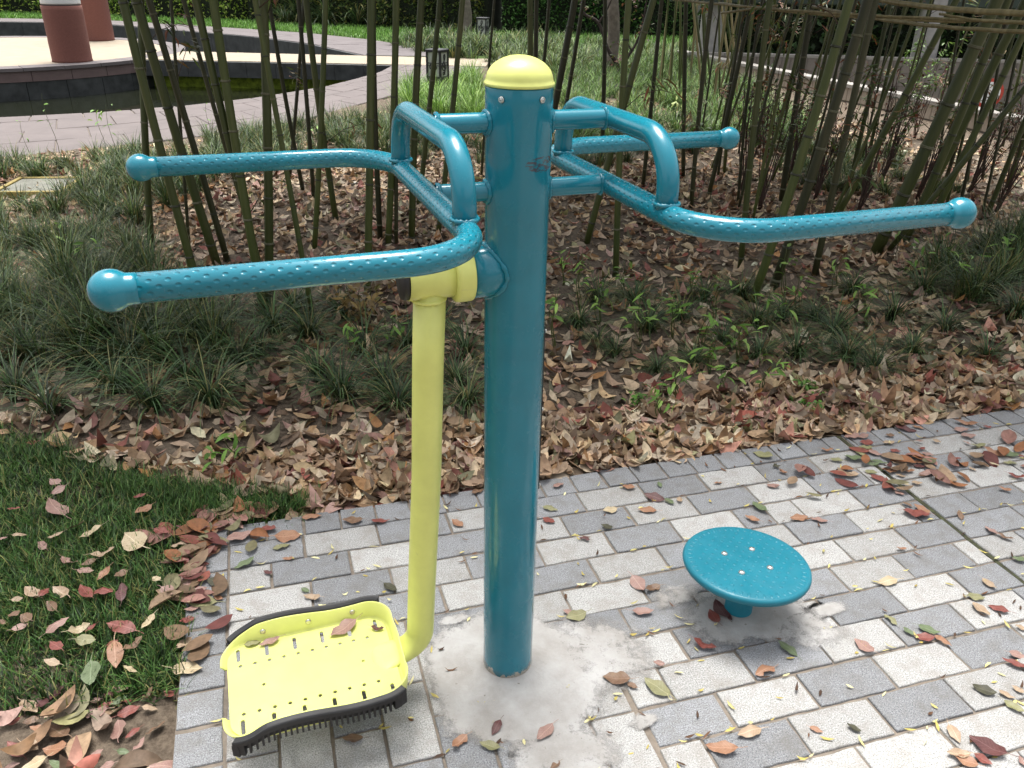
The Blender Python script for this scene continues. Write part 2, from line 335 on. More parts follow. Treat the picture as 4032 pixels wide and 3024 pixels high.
def soil_h(x, y):
    x = np.atleast_1d(np.asarray(x, float)); y = np.atleast_1d(np.asarray(y, float)); out = np.zeros(x.shape)
    s = x*E1[0]+y*E1[1]; t = x*E2[0]+y*E2[1]
    base = np.sin(x*1.7+.4)*np.cos(y*1.3+.2)*.016 + np.sin(x*4.3+y*2.1)*.008 + np.sin(x*9.1-y*7.3)*.005 + np.sin(x*15.7+y*13.1+1)*.003
    d = np.maximum(t-.72, -.745-s)                       # distance outside the paving
    edge = np.clip(d/.35, 0, 1)
    out = -.022 + base*(.35+.65*edge) + .035*np.clip((d-.3)/1.2, 0, 1)
    ln = inpoly(x, y, LAWN_N); out = np.where(ln, -.028+base*.3, out)
    out = np.where(d < -.02, -.07, out)
    out = np.where(inpoly(x, y, PATHPOLY) | inpoly(x, y, COPPOLY) | inpoly(x, y, WALK), -.10, out)
    out = np.where(inpoly(x, y, POND), -.95, out); out = np.where(inpoly(x, y, RAMP), -1.3, out)
    far = np.clip((np.hypot(x, y)-7)/4, 0, 1); out = np.where((out > -.05), out*(1-far) - .01*far, out)
    return out
def axis(*segs):
    a = []
    for lo, hi, st in segs: a += list(np.arange(lo, hi, st))
    return np.array(a+[segs[-1][1]])
gx = axis((-300, -40, 20), (-40, -20, 2), (-20, -4.5, .25), (-4.5, 5.5, .05), (5.5, 18, .25), (18, 40, 2), (40, 300, 20))
gy = axis((-300, -20, 20), (-20, -2, 1), (-2, 6, .05), (6, 26, .2), (26, 50, 2), (50, 300, 20))
X, Y = np.meshgrid(gx, gy); Z = soil_h(X.ravel(), Y.ravel()).reshape(X.shape)
V = np.c_[X.ravel(), Y.ravel(), Z.ravel()]; nx, ny = len(gx), len(gy)
ii = (np.arange(ny-1)[:, None]*nx+np.arange(nx-1)[None, :]).ravel()
ground = obj('ground', mesh_np('ground', V, np.c_[ii, ii+1, ii+nx+1, ii+nx]), M['soil']); tag(ground, kind='structure')
# ------------------------------------------------------------------ paving: every paver its own piece
paving = obj('paving', prism_me('paving', [ST(-.74, .715), ST(-.74, -9), ST(9, -9), ST(9, .715)], -.06, -.007), M['mortar']); tag(paving, kind='structure')
_pv = {}
def paver_me(dx, dy, seed):
    r = random.Random(seed); n1, n2 = max(3, int(dx/.012)), max(3, int(dy/.012)); out = []
    for i in range(n1): out.append((-dx+2*dx*i/n1, -dy))
    for i in range(n2): out.append((dx, -dy+2*dy*i/n2))
    for i in range(n1): out.append((dx-2*dx*i/n1, dy))
    for i in range(n2): out.append((-dx, dy-2*dy*i/n2))
    V = []; n = len(out); jt = [r.uniform(0, 1)**3*.0022 for _ in out]
    for z, ins, k in ((-.03, 0, .4), (-.0030, 0, 1), (-.0008, .0011, 1.3), (0, .0030, 1.5)):
        for (x, y), j in zip(out, jt):
            d = ins+j*k; V.append((max(-dx+d, min(dx-d, x)), max(-dy+d, min(dy-d, y)), z-(j*.25 if z == 0 else 0)))
    Fc = [tuple(range(3*n, 4*n))]
    for q in range(3):
        for i in range(n): Fc.append((q*n+i, q*n+(i+1) % n, (q+1)*n+(i+1) % n, (q+1)*n+i))
    return mesh_pd('paver', V, Fc)
def paver(s0, s1, t0, t1, kind, name='paver', g=.0028):
    k = (round(s1-s0, 2), round(t1-t0, 2), kind, random.randrange(4)); dx, dy = (s1-s0)/2-g, (t1-t0)/2-g
    if k[0] < .1 or k[0] > .215: k = k+(round(s1-s0, 3),)
    if k not in _pv: _pv[k] = paver_me(dx, dy, hash(k[:2])+k[3]); _pv[k].materials.append(M['paver_light' if kind == 'L' else 'paver_dark'])
    c = ST((s0+s1)/2, (t0+t1)/2); o = obj(name, _pv[k], None, paving)
    o.location = (c[0]+random.gauss(0, .0006), c[1]+random.gauss(0, .0006), random.gauss(-.0018, .0011)); o.rotation_euler = (random.gauss(0, .004), random.gauss(0, .004), TH+random.gauss(0, .004)+(math.pi if random.random() < .5 else 0))
ROWC = {0: 'DLDLDLDLDL', 1: 'LDLDLDLDLDL', 2: 'LDLDLDL*LD', 3: 'DLDLDLDLDLDL', 4: 'LDLDDLLLDL', 5: 'D......LDLDL', 6: '......LDLLDLD', 7: '.....DLDLDLDL', 8: '....DLDLDLDL', 9: '.....LDLDLLL', 10: '....LLLLDLL'}
SPL = 1.435
def visible(s, t, m=260):
    p = np.array([*ST(s, t), 0.0]); d = p-CAM; z = d@_fw
    if z < .2: return False
    px = W/2+F*(d@_r)/z; py = H/2-F*(d@_u)/z; return -m < px < W+m and -m < py < H+m
RP = .1046; T0 = .6255
n_p = 0
for k in range(0, 15):
    t1 = T0-RP*k; t0 = t1-RP; off = (-.015 if k % 2 == 0 else .10)+.0035*k
    js = [off+.2095*i for i in range(-4, 9)]; lo = -.637 if k < 5 else (.24 if k >= 7 else .02)
    ed = [lo]+[j for j in js if lo+.03 < j < SPL-.04]+[SPL-.001]
    for i in range(len(ed)-1):
        a, b = ed[i], ed[i+1]; m = (a+b)/2
        if not visible(m, (t0+t1)/2): continue
        if k == 0: seq = 'DLDLDLDLDL'
        elif k == 1: seq = 'LDLDLDLDLDL'
        elif k == 2: seq = 'LDLDLDLLLD'
        elif k == 3: seq = 'LDDLDLDLDLDL'
        elif k == 4: seq = 'DLDLLDLLLDL'
        else: seq = None
        if seq: c = seq[min(i, len(seq)-1)]
        else:
            tab = {5: [(.53, 'D'), (.74, 'L'), (.95, 'D'), (1.15, 'L'), (1.35, 'D'), (9, 'L')], 6: [(.436, 'L'), (.64, 'D'), (.84, 'L'), (1.05, 'D'), (1.26, 'L'), (9, 'D')],
                   7: [(.54, 'L'), (.75, 'D'), (.95, 'L'), (1.16, 'D'), (1.36, 'L'), (9, 'D')], 8: [(.444, 'D'), (.65, 'L'), (.855, 'D'), (1.06, 'L'), (1.27, 'D'), (9, 'L')],
                   9: [(.346, 'L'), (.55, 'D'), (.76, 'L'), (.97, 'D'), (9, 'L')], 10: [(.45, 'D'), (9, 'L')]}.get(k)
            c = next((q for lim, q in tab if m < lim), 'L') if tab else random.choice('LD')
        if k == 2 and abs(m-.93) < .12 and b-a > .15:
            paver(a, (a+b)/2, t0, t1, 'D'); paver((a+b)/2, b, t0, t1, 'L'); n_p += 2; continue
        paver(a, b, t0, t1, c); n_p += 1
    off2 = off+.013; ed = [SPL+.010]+[off2+.2095*i for i in range(6, 20) if off2+.2095*i > SPL+.06]
    for i in range(len(ed)-1):
        a, b = ed[i], ed[i+1]
        if visible((a+b)/2, (t0+t1)/2): paver(a, b, t0, t1, 'L' if random.random() < .55 else 'D'); n_p += 1
for i in range(-8, 34):          # header course along the back edge
    a = .098+.1052*i
    if not visible(a+.05, .675): continue
    a = max(a, -.742)
    if not (a < SPL+.014 and a+.1052 > SPL-.004): paver(a, .098+.1052*(i+1), T0, T0+.0995, 'D', 'edge_paver'); n_p += 1
    else:
        if SPL-.004-a > .012: paver(a, SPL-.004, T0, T0+.0995, 'D', 'edge_paver')
        if a+.1052-SPL-.014 > .012: paver(SPL+.014, a+.1052, T0, T0+.0995, 'D', 'edge_paver')
for i in range(0, 16):           # header course along the left edge
    t = T0-.1046*i
    if visible(-.69, t-.05): paver(-.742, -.637, t-.1046, t, 'D', 'edge_paver'); n_p += 1
CP = .1085                       # turned bricks in front of the post
CC = {(0, 0): 'L', (0, 1): 'L', (0, 2): 'D', (1, 1): 'L', (1, 2): 'D', (2, 1): 'L', (2, 2): 'L', (3, 0): 'L', (3, 1): 'D', (3, 2): 'L', (4, 0): 'L', (4, 1): 'D', (4, 2): 'L', (5, 0): 'L', (5, 1): 'D', (5, 2): 'D', (6, 0): 'D', (6, 1): 'L', (7, 0): 'L', (7, 1): 'L', (7, 2): 'L'}
for j in range(8):
    s0 = -.627+CP*j-.008; ph = 5 if j % 2 == 0 else 6; lim = 5.0
    for q, kk in enumerate([ph-2, ph, ph+2, ph+4, ph+6]):
        k0, k1 = max(kk, lim), kk+2
        if k1 <= lim or (j == 5 and k1 <= 7 and False): continue
        if j >= 6 and k1 <= 7: continue
        if j >= 6: k0 = max(k0, 7.0)
        a, b = T0-RP*k1, T0-RP*k0
        if visible(s0+CP/2, (a+b)/2): paver(s0, s0+CP, a, b, CC.get((j, max(0, q-1)), random.choice('LD'))); n_p += 1
joint = obj('expansion_joint', box_me('expansion_joint', -.007, .006, -2.4, .0, -.02, -.005), M['joint_moss'], paving); joint.location = (*ST(SPL+.005, .72), 0); joint.rotation_euler = (0, 0, TH)
def ragged(cx, cy, rx, ry, seed, n=260, amp=.16, rot=0.0):
    P = []
    for i in range(n):
        a = 2*math.pi*i/n; v = Vector((math.cos(a)*1.3+seed, math.sin(a)*1.3, seed*.7)); q = 1+amp*noise.noise(v)*2+amp*.55*noise.noise(v*5)+amp*.35*noise.noise(v*16)
        x, y = rx*q*math.cos(a), ry*q*math.sin(a); P.append((cx+x*math.cos(rot)-y*math.sin(rot), cy+x*math.sin(rot)+y*math.cos(rot)))
    return P
def patch(P, h, name='cement_patch', soft=1.0):
    c = np.mean(np.array(P), axis=0); n = len(P); V = []; C = []; rings = [(1.0, .0010, 0), (.93, .0014, .16), (.84, .0018, .34), (.72, .0022, .6), (.55, h, .85), (.4, h*1.5, 1), (.2, h*2, 1)]
    for f, z, e in rings:
        for p in P: q = c+(np.array(p)-c)*f; V.append((q[0], q[1], z+noise.noise(Vector((q[0]*14, q[1]*14, 3)))*h*.15*(f < .8))); C.append((e*soft,)*3)
    V.append((c[0], c[1], h*2)); C.append((soft,)*3); Fc = []
    for r in range(len(rings)-1):
        for i in range(n): Fc.append((r*n+i, r*n+(i+1) % n, (r+1)*n+(i+1) % n, (r+1)*n+i))
    L = (len(rings)-1)*n
    for i in range(n): Fc.append((L+i, L+(i+1) % n, len(V)-1))
    me = mesh_pd('cement_patch', V, Fc, True); at = me.color_attributes.new('Col', 'FLOAT_COLOR', 'POINT'); at.data.foreach_set('color', np.c_[np.array(C), np.ones(len(C))].astype(np.float32).ravel())
    return obj(name, me, M['cement'], paving)
patch(ragged(.03, -.035, .27, .265, 3.1, 160, .08), .0036); patch(ragged(.20, .04, .21, .17, 6.4, 120, .12, .3), .0024, soft=.62); patch(ragged(.12, -.25, .16, .11, 9.2, 120, .12), .0022, soft=.66)
patch(ragged(.605, .19, .22, .13, 12.7, 140, .1, .35), .0030, soft=.8); patch(ragged(.74, .15, .15, .10, 17.2, 100, .15), .0022, soft=.56); patch(ragged(.43, .25, .12, .06, 21.0, 100, .15, .5), .0020, soft=.52)
for i, (px, py, a, b) in enumerate([(1790, 2440, .06, .025), (2530, 2840, .05, .03), (2190, 2960, .05, .03), (2080, 2960, .04, .025), (3260, 2400, .08, .035)]):
    p = G(px, py); patch(ragged(p[0], p[1], a, b, 30+i*3.3, 60, .15, .4), .0020, soft=.62)
# ------------------------------------------------------------------ pond, stone path, round platform
def slab(poly, z0, z1, mt, parent, name='slab', bev=.006, gap=.006):
    c = np.mean(np.array(poly), axis=0); P = []
    for p in poly: d = np.array(p)-c; L = np.hypot(*d); P.append(c+d*(1-gap/L))
    o = obj(name, prism_me(name, P, z0, z1, bev), M[mt], parent); return o
def strip(name, A, B, n, rings, mt, zt=0.0, th=.07, jit=.4):
    a = resample(A, 160); b = resample(B, 160)
    base = [tuple(p) for p in a]+[tuple(p) for p in b[::-1]]
    V = [(*p, -.012+zt) for p in a]+[(*p, -.012+zt) for p in b]; Fc = [(i, i+1, 161+i, 160+i) for i in range(159)]
    root = obj(name, mesh_pd(name, V, Fc), M['mortar']); tag(root, kind='structure')
    def at(u, w): k = min(158, max(0, int(u*159))); f = u*159-k; pa = a[k]*(1-f)+a[k+1]*f; pb = b[k]*(1-f)+b[k+1]*f; return pa*(1-w)+pb*w
    for r in range(len(rings)-1):
        m = n if r else n; off = (r % 2)*.5/m
        us = [0]+[off+i/m for i in range(1-(r % 2), m) if off+i/m > .001]+[1]
        for i in range(len(us)-1):
            u0, u1 = us[i], us[i+1]
            if u1-u0 < .002: continue
            slab([at(u0, rings[r]), at(u1, rings[r]), at(u1, rings[r+1]), at(u0, rings[r+1])], zt-th, zt+random.gauss(0, .0015), mt, root, 'slab')
    return root
strip('stone_path', PIN, POUT, 30, [0, .16, .44, .72, 1.0], 'stone_mauve')
strip('pond_coping', FIN, FOUT, 22, [0, .5, 1.0], 'coping')
pond = obj('water', mesh_pd('water', [(*p, -.47) for p in POND], [tuple(range(len(POND)))]), M['water']); tag(pond, kind='structure')
# walls of the pond
far = empty('pond_wall', (-9, 19, 0)); tag(far, 'curved dark tiled pond wall below the far stone coping', 'wall')
a = resample(FIN, 36)
for i in range(35):
    p, q = a[i], a[i+1]; d = (q-p)/np.hypot(*(q-p)); nrm = np.array([d[1], -d[0]])*.05
    o = slab([p, q, q+nrm, p+nrm], -.75, -.015, 'stone_dark', None, 'wall_tile', .004, .004); o.parent = far; o.matrix_parent_inverse = Matrix.Translation((9, -19, 0))
near = empty('pond_wall', (-5, 8, 0)); tag(near, 'dark pond wall under the near stone path', 'wall')
a = resample(PIN, 31)
for i in range(30):
    p, q = a[i], a[i+1]; d = (q-p)/np.hypot(*(q-p)); nrm = np.array([-d[1], d[0]])*.05
    o = slab([p, q, q+nrm, p+nrm], -.75, -.075, 'stone_dark', None, 'wall_tile', .004, .004); o.parent = near; o.matrix_parent_inverse = Matrix.Translation((5, -8, 0))
PC, PR = np.array([-10.0, 14.15]), 3.36
def seg_block(name, r0, r1, a0, a1, z0, z1, mt, parent, gap=.004, n=3):
    V = []; Fc = []
    g0, g1 = gap/r1, gap
    for i in range(n+1):
        a = a0+g0+(a1-a0-2*g0)*i/n
        for rr in (r0, r1):
            for z in (z0, z1): V.append((PC[0]+rr*math.cos(a), PC[1]+rr*math.sin(a), z))
    for i in range(n):
        b = i*4; Fc += [(b, b+2, b+6, b+4), (b+1, b+5, b+7, b+3), (b+2, b+3, b+7, b+6), (b, b+4, b+5, b+1)]
    Fc += [(0, 1, 3, 2), (n*4, n*4+2, n*4+3, n*4+1)]
    return obj(name, recalc(mesh_pd(name, V, Fc)), M[mt], parent)
plat = obj('round_platform', prism_me('round_platform', [(PC[0]+(PR-.36)*math.cos(2*math.pi*i/72), PC[1]+(PR-.36)*math.sin(2*math.pi*i/72)) for i in range(72)], -.9, -.004, .004), M['cream_floor']); tag(plat, kind='structure')
for i in range(36):
    a0, a1 = 2*math.pi*i/36, 2*math.pi*(i+1)/36; z = random.gauss(0, .001)
    seg_block('coping_slab', PR-.355, PR+.03, a0, a1, -.05, z, 'coping', plat)
    seg_block('brown_tile', PR-.3, PR, a0+.03, a1+.03, -.205, -.054, 'stone_brown', plat)
    seg_block('dark_tile', PR-.3, PR-.012, a0, a1, -.9, -.21, 'stone_dark', plat)
walk = obj('walkway', prism_me('walkway', [(-7.2, 13.235), (-0.9, 13.33), (-0.9, 14.63), (-7.2, 14.75)], -.2, -.001, .006), M['cream_floor']); tag(walk, kind='structure')
for i in range(9):
    x0 = -6.95+.5*i; slab([(x0, 13.17), (x0+.5, 13.178), (x0+.5, 13.23), (x0, 13.222)], -.26, -.012, 'stone_dark', walk, 'wall_panel', .004, .004)
    slab([(x0, 14.76), (x0+.5, 14.75), (x0+.5, 14.80), (x0, 14.81)], -.6, -.012, 'stone_dark', walk, 'wall_panel', .004, .004)
obj('moss_face', box_me('moss_face', -6.9, -2.7, 13.5, 13.6, -.7, -.21), M['moss'], walk)
# ------------------------------------------------------------------ sunken ramp with tiled walls on the right
def wall_run(name, p, q, z0, z1, label, tilemat, capmat, tw, thh, capw, side, caph=.05, backing='mortar'):
    p, q = np.array(p, float), np.array(q, float); L = np.hypot(*(q-p)); ang = math.atan2(*(q-p)[::-1]); root = empty(name, (*p, 0), ang); tag(root, label, 'wall')
    obj('backing', box_me('backing', 0, L, -.06, .06, z0, z1-caph-.002), M[backing], root)
    n = int(L/tw); rows = int((z1-caph-z0)/thh+.01); me = box_me('wall_tile', .004, tw-.004, side*.06, side*.074, .004, thh-.004, .0015) if side > 0 else box_me('wall_tile', .004, tw-.004, -.074, -.06, .004, thh-.004, .0015)
    me.materials.append(M[tilemat]); cnt = 0
    for r in range(rows):
        for i in range(n):
            o = obj('wall_tile', me, None, root); o.location = (i*tw, 0, z1-caph-(r+1)*thh); cnt += 1
    m = max(1, int(L/.6)); cme = box_me('cap_stone', .003, L/m-.003, -capw, capw, z1-caph, z1, .006); cme.materials.append(M[capmat])
    for i in range(m): o = obj('cap_stone', cme, None, root); o.location = (i*L/m, 0, random.gauss(0, .001))
    return root, cnt
wall_run('low_wall', (2.55, 14.55), (5.35, 6.2), -.05, .22, 'low beige tiled wall with white capping along the bed', 'tile_beige', 'cap_white', .095, .16, .09, -1, .05)
wall_run('tiled_wall', (2.6, 14.05), (12.2, 13.6), -.75, .24, 'taller grey brown tiled wall across the sunken ramp', 'tile_wall', 'cap_white', .145, .21, .07, -1, .05)
obj_r = obj('ramp_floor', mesh_pd('ramp_floor', [(2.6, 14, -1.28), (5.0, 6, -1.28), (16, 3, -1.28), (16, 14, -1.28)], [(0, 1, 2, 3)]), M['slab_grey']); tag(obj_r, kind='structure')
def round_col(name, x, y, r, z0, z1, mt, label, top=None):
    root = empty(name, (x, y, z0)); tag(root, label, 'column')
    prof = [(r*1.02, 0), (r, .03)]+[(r*(1+.004*math.sin(i*2.1)), .03+(z1-z0-.03)*i/12) for i in range(1, 13)]
    obj('shaft', lathe_me('shaft', prof, 40), M[mt], root)
    if top:
        t = obj('upper_shaft', lathe_me('upper_shaft', [(r*.97, 0), (r*.97, .02), (r*.97, top)], 40), M['col_white'], root); t.location = (0, 0, z1-z0+.02)
        obj('joint_ring', lathe_me('joint_ring', [(r*.93, 0), (r*.93, .02)], 40), M['coping'], root).location = (0, 0, z1-z0)
    return root
round_col('pavilion_column', -7.63, 12.66, .30, -.004, .83, 'col_red', 'terracotta column with a white upper part, nearer one on the round platform', 2.6)
round_col('pavilion_column', -9.22, 16.75, .32, -.004, 1.9, 'col_red', 'terracotta column behind, farther one on the round platform', 1.6)
cA, cB = G(2790, 226, .24), G(3640, 240, .24)
def on_far(px, y=13.85): # point on the ramp wall seen at this image column
    d = ray(px, 240); t = (y-CAM[1])/d[1]; return (CAM+d*t)[0]
xa, xb = on_far(2787, 14.3), on_far(3640, 14.0)
round_col('pergola_column', xa, 14.35, .19, -.02, 2.6, 'col_grey', 'pale rough pergola column behind the thin bamboo canes', None)
round_col('pergola_column', xb, 14.1, .21, -.02, 2.6, 'col_grey', 'pale rough pergola column behind the tilted right bamboo', None)
bm = obj('pergola_beam', box_me('pergola_beam', 2.2, 13, 13.95, 14.4, 1.02, 1.34, .02), M['beam_green']); tag(bm, 'dark green pergola beam across the pale columns', 'beam')
rf = empty('added_shade_roof', (7, 11, 2.58)); tag(rf, 'added dark green roof above the pale columns, out of view, for shade', 'roof')  # invented roof out of view, added to shade the ramp side
obj('shade_roof_sheet', box_me('shade_roof_sheet', -4.6, 9, 2.5, 3.7, .14, .2, .01), M['beam_green'], rf)
for i in range(8): obj('shade_roof_rafter', box_me('shade_roof_rafter', -4.4+1.8*i, -4.28+1.8*i, 2.3, 3.75, .0, .138), M['beam_green'], rf)
sg = empty('round_sign', (on_far(3925, 13.62), 13.60, -.28)); tag(sg, 'round white sign with red rim on the tiled wall', 'sign')
o = obj('sign_plate', lathe_me('sign_plate', [(.24, 0), (.24, .012)], 40), M['red_paint'], sg); o.rotation_euler = (R(90), 0, 0)
o = obj('sign_face', lathe_me('sign_face', [(.185, .0), (.185, .016)], 40), M['white_paint'], sg); o.rotation_euler = (R(90), 0, 0)
# ------------------------------------------------------------------ the exercise machine
mach = empty('exercise_machine', (0, 0, 0), R(21.3)); tag(mach, 'teal steel post with four dimpled handles and a hanging yellow footboard', 'exercise machine')
def wpt(x, y): a = R(-21.3); return x*math.cos(a)-y*math.sin(a), x*math.sin(a)+y*math.cos(a)
post = obj('post', lathe_me('post', [(.057, .002)]+[(.057, .03+1.235*i/16) for i in range(17)]+[(.057, 1.290), (.0558, 1.2925)], 64), M['teal_post'], mach); post.rotation_euler = (0, 0, R(-21.3))
prof = [(.0585, 0), (.0592, .003), (.0588, .005), (.0566, .0075)]+[(.0560*math.cos(R(a)), .0085+.0385*math.sin(R(a))) for a in range(4, 90, 6)]+[(.001, .047)]
cap = obj('dome_cap', lathe_me('dome_cap', prof, 56), M['yellow'], mach); cap.location = (0, 0, 1.293)
for wa_ in (-118, -48):
    a = R(wa_-21.3); s = obj('rivet', lathe_me('rivet', [(.0001, .0032), (.0022, .0033), (.0026, .0022), (.0034, .0034), (.0048, .0028), (.0056, .0)][::-1], 20), M['steel'], mach)
    s.location = (.0572*math.cos(a), .0572*math.sin(a), 1.276); s.rotation_euler = (0, R(90), a)
# maker's plate riveted round the right flank of the post
V = []; Fc = []
for i in range(9):
    a = R(-21.3+4+i*7.5)
    for z in (.49, .86):
        for r in (.0575, .0592): V.append((r*math.cos(a), r*math.sin(a), z))
for i in range(8): b = i*4; Fc += [(b+1, b+5, b+7, b+3), (b, b+2, b+6, b+4), (b, b+4, b+5, b+1), (b+2, b+3, b+7, b+6)]
Fc += [(0, 1, 3, 2), (32, 34, 35, 33)]
plate = obj('name_plate', recalc(mesh_pd('name_plate', V, Fc)), M['dark_metal'], mach)
for z in (.50, .68, .85):
    a = R(-21.3+6); s = obj('rivet', lathe_me('rivet', [(.004, 0), (.0038, .0018), (.0015, .003), (.0002, .0031)], 14), M['steel'], plate); s.location = (.059*math.cos(a), .059*math.sin(a), z); s.rotation_euler = (0, R(90), a)
def weld(parent, c, ax, rad, br=.0042, seg=40, saddle=0.0, sr=.057, bumpy=.5, wm='teal'):
    """wavy weld bead round an axis; saddle wraps the bead over a post of radius sr along local z"""
    ax = Vector(ax).normalized(); t = Vector((0, 0, 1)) if abs(ax.z) < .8 else Vector((1, 0, 0)); n = (t-ax*t.dot(ax)).normalized(); b = ax.cross(n); P = []; rr = []
    for i in range(seg+1):
        a = 2*math.pi*(i % seg)/seg; p = Vector(c)+(n*math.cos(a)+b*math.sin(a))*rad
        if saddle: p += ax*saddle*(sr-math.sqrt(max(1e-6, sr*sr-(rad*math.sin(a))**2)))
        P.append(p); rr.append(br*(1+bumpy*noise.noise(Vector((math.cos(a)*4+c[0]*50, math.sin(a)*4, c[2]*9)))+.2*math.sin(a*17)))
    return obj('weld_bead', sweep_me('weld_bead', P, rr, 8, False), M[wm], parent)
w, wa, h1, h2, rt = .343, .2154, 1.120, 1.235, .0184
for sgn, a, L in ((-1, .159, .627), (1, .1745, .648)):
    x = sgn*a; e = sgn*L
    path = fillet([(e, -w, h1), (x, -w, h1), (x, w, h1), (e, w, h1)], .118, n=16)
    bar = obj('handlebar', sweep_me('handlebar', path, rt, 28), M['teal_grip'], mach)
    for s in (-1, 1):
        pr = [(.0186, -.030), (.0190, -.024), (.0194, -.0178)]+[(.0256*math.cos(R(q)), .0256*math.sin(R(q))) for q in range(-38, 90, 8)]+[(.0005, .0256)]
        k = obj('ball_end', lathe_me('ball_end', pr, 36), M['teal'], bar); k.location = (e, s*w, h1); k.rotation_euler = (0, R(90)*sgn, 0)
    arch = obj('handle_arch', sweep_me('handle_arch', fillet([(x, -wa, h1+.008), (x, -wa, h2), (x, wa, h2), (x, wa, h1+.008)], .082, n=14), rt-.0004, 26), M['teal'], mach)
    for s in (-1, 1): weld(arch, (x, s*wa, h1+.0165), (0, 0, 1), rt+.0006, .0036)
    for hz, xo in ((h2, x-sgn*.012), (h1, x-sgn*.012)):
        c = obj('connector', sweep_me('connector', [(sgn*.045, 0, hz), (sgn*.09, 0, hz), (xo, 0, hz)], .0168, 24, False), M['teal'], mach)
        weld(c, (sgn*.0578, 0, hz), (-sgn, 0, 0), .0175, .0042, saddle=1.0); weld(c, (xo-sgn*.005, 0, hz), (sgn, 0, 0), .017, .003)
ZP = .976
pv = obj('pivot_tube', sweep_me('pivot_tube', [(-.02, 0, ZP), (-.06, 0, ZP), (-.091, 0, ZP)], .0475, 44), M['teal'], mach); weld(pv, (-.0585, 0, ZP), (1, 0, 0), .0478, .0045, 60, 1.0)
hou = obj('pivot_housing', sweep_me('pivot_housing', [(-.118, 0, ZP), (-.15, 0, ZP), (-.204, 0, ZP)], .0405, 44), M['yellow'], mach)
col = obj('collar', lathe_me('collar', [(.040, .0), (.046, .0012), (.0505, .004), (.0515, .008), (.0515, .031), (.0505, .0335)], 48), M['yellow'], hou); col.location = (-.1225, 0, ZP); col.rotation_euler = (0, R(90), 0)
ec = obj('end_cap', lathe_me('end_cap', [(.0385, 0), (.0385, .008), (.036, .013), (.0002, .015)], 36), M['rubber'], hou); ec.location = (-.203, 0, ZP); ec.rotation_euler = (0, R(-90), 0)
arm = obj('swing_arm', sweep_me('swing_arm', fillet([(-.162, 0, ZP-.02), (-.170, 0, .80), (-.180, 0, .56), (-.1975, 0, .30), (-.208, 0, .128), (-.26, 0, .116), (-.29, 0, .112), (-.345, 0, .108)], [.6, .6, .6, .05, .05, .05], n=14), [.0295]*0 or .0295, 30), M['yellow'], mach)
n_ = len(arm.data.vertices)
for vtx in arm.data.vertices:      # the tube flattens where it runs into the tray
    if vtx.co.x < -.228: f = min(1, (-.228-vtx.co.x)/.10); f = math.sin(f*math.pi/2); vtx.co.z = .106+(vtx.co.z-.106)*(1-.97*f); vtx.co.y *= 1+.55*f
weld(arm, (-.1645, 0, ZP-.041), (0, 0, 1), .0300, .0030, wm='yellow')
# footboard: pressed tray with slots and holes cut through
FX0, FX1, FY, FZ, CR = -.616, -.268, .128, .108, .045
def rrect(x0, x1, y0, y1, r, n=8):
    P = []
    for cx, cy, a0 in ((x1-r, y1-r, 0), (x0+r, y1-r, 90), (x0+r, y0+r, 180), (x1-r, y0+r, 270)):
        for i in range(n+1): a = R(a0+90*i/n); P.append((cx+r*math.cos(a), cy+r*math.sin(a)))
    return P
cu = bpy.data.curves.new('tray', 'CURVE'); cu.dimensions = '2D'; cu.fill_mode = 'BOTH'; cu.extrude = .0018
def spl(P):
    s = cu.splines.new('POLY'); s.points.add(len(P)-1); s.use_cyclic_u = True
    for q, p in zip(s.points, P): q.co = (p[0], p[1], 0, 1)
spl(rrect(FX0, FX1, -FY, FY, CR))
def circ(x, y, r): return [(x+r*math.cos(2*math.pi*i/14), y+r*math.sin(2*math.pi*i/14)) for i in range(14)]
for s in (-1, 1):
    for i in range(10): spl(circ(-.589+.0305*i, s*.067, .0042))
    for i in range(6): spl(rrect(-.592+.0605*i-.0042, -.592+.0605*i+.0042, s*.1-.0185, s*.1+.0185, .0041, 4))
spl(circ(-.545, -.0, .0038)); spl(circ(-.335, -.0, .0036))
tmp = bpy.data.objects.new('tray_tmp', cu); COL.objects.link(tmp); dg = bpy.context.evaluated_depsgraph_get(); dg.update()
tme = bpy.data.meshes.new_from_object(tmp.evaluated_get(dg)); bpy.data.objects.remove(tmp)
tme.materials.clear(); fb = obj('footboard', tme, M['yellow'], mach); fb.location = (0, 0, FZ); tme.name = 'footboard'
# turned-up wall of the tray
per = []
P0 = rrect(FX0, FX1, -FY, FY, CR, 10)
def sm(a, b, x): t = min(1, max(0, (x-a)/(b-a))); return t*t*(3-2*t)
order = [(FX0, -.062)]+[(FX0, -.062-.003*i) for i in range(1, 8)]
n9 = 11; br, bl, tl, tr = P0[33:44], P0[22:33], P0[11:22], P0[0:11]
line = lambda a, b, n: [(a[0]+(b[0]-a[0])*i/n, a[1]+(b[1]-a[1])*i/n) for i in range(1, n)]
seq = [(FX0, -.070)]+bl+line(bl[-1], br[0], 22)+br+line(br[-1], tr[0], 14)+tr+line(tr[-1], tl[0], 22)+tl+[(FX0, .070)]
def wall_h(x, y):
    f = (x-FX0)/(FX1-FX0)
    if abs(y) < .083 and f > .9: return .040+.012*(1-sm(.0, .083, abs(y)))
    return .006+.034*sm(-.02, .22, f)+.007*math.sin((f-.12)*2*math.pi*1.05)*sm(0, .3, f)+.008*sm(.6, .95, f)
V = []; Fc = []
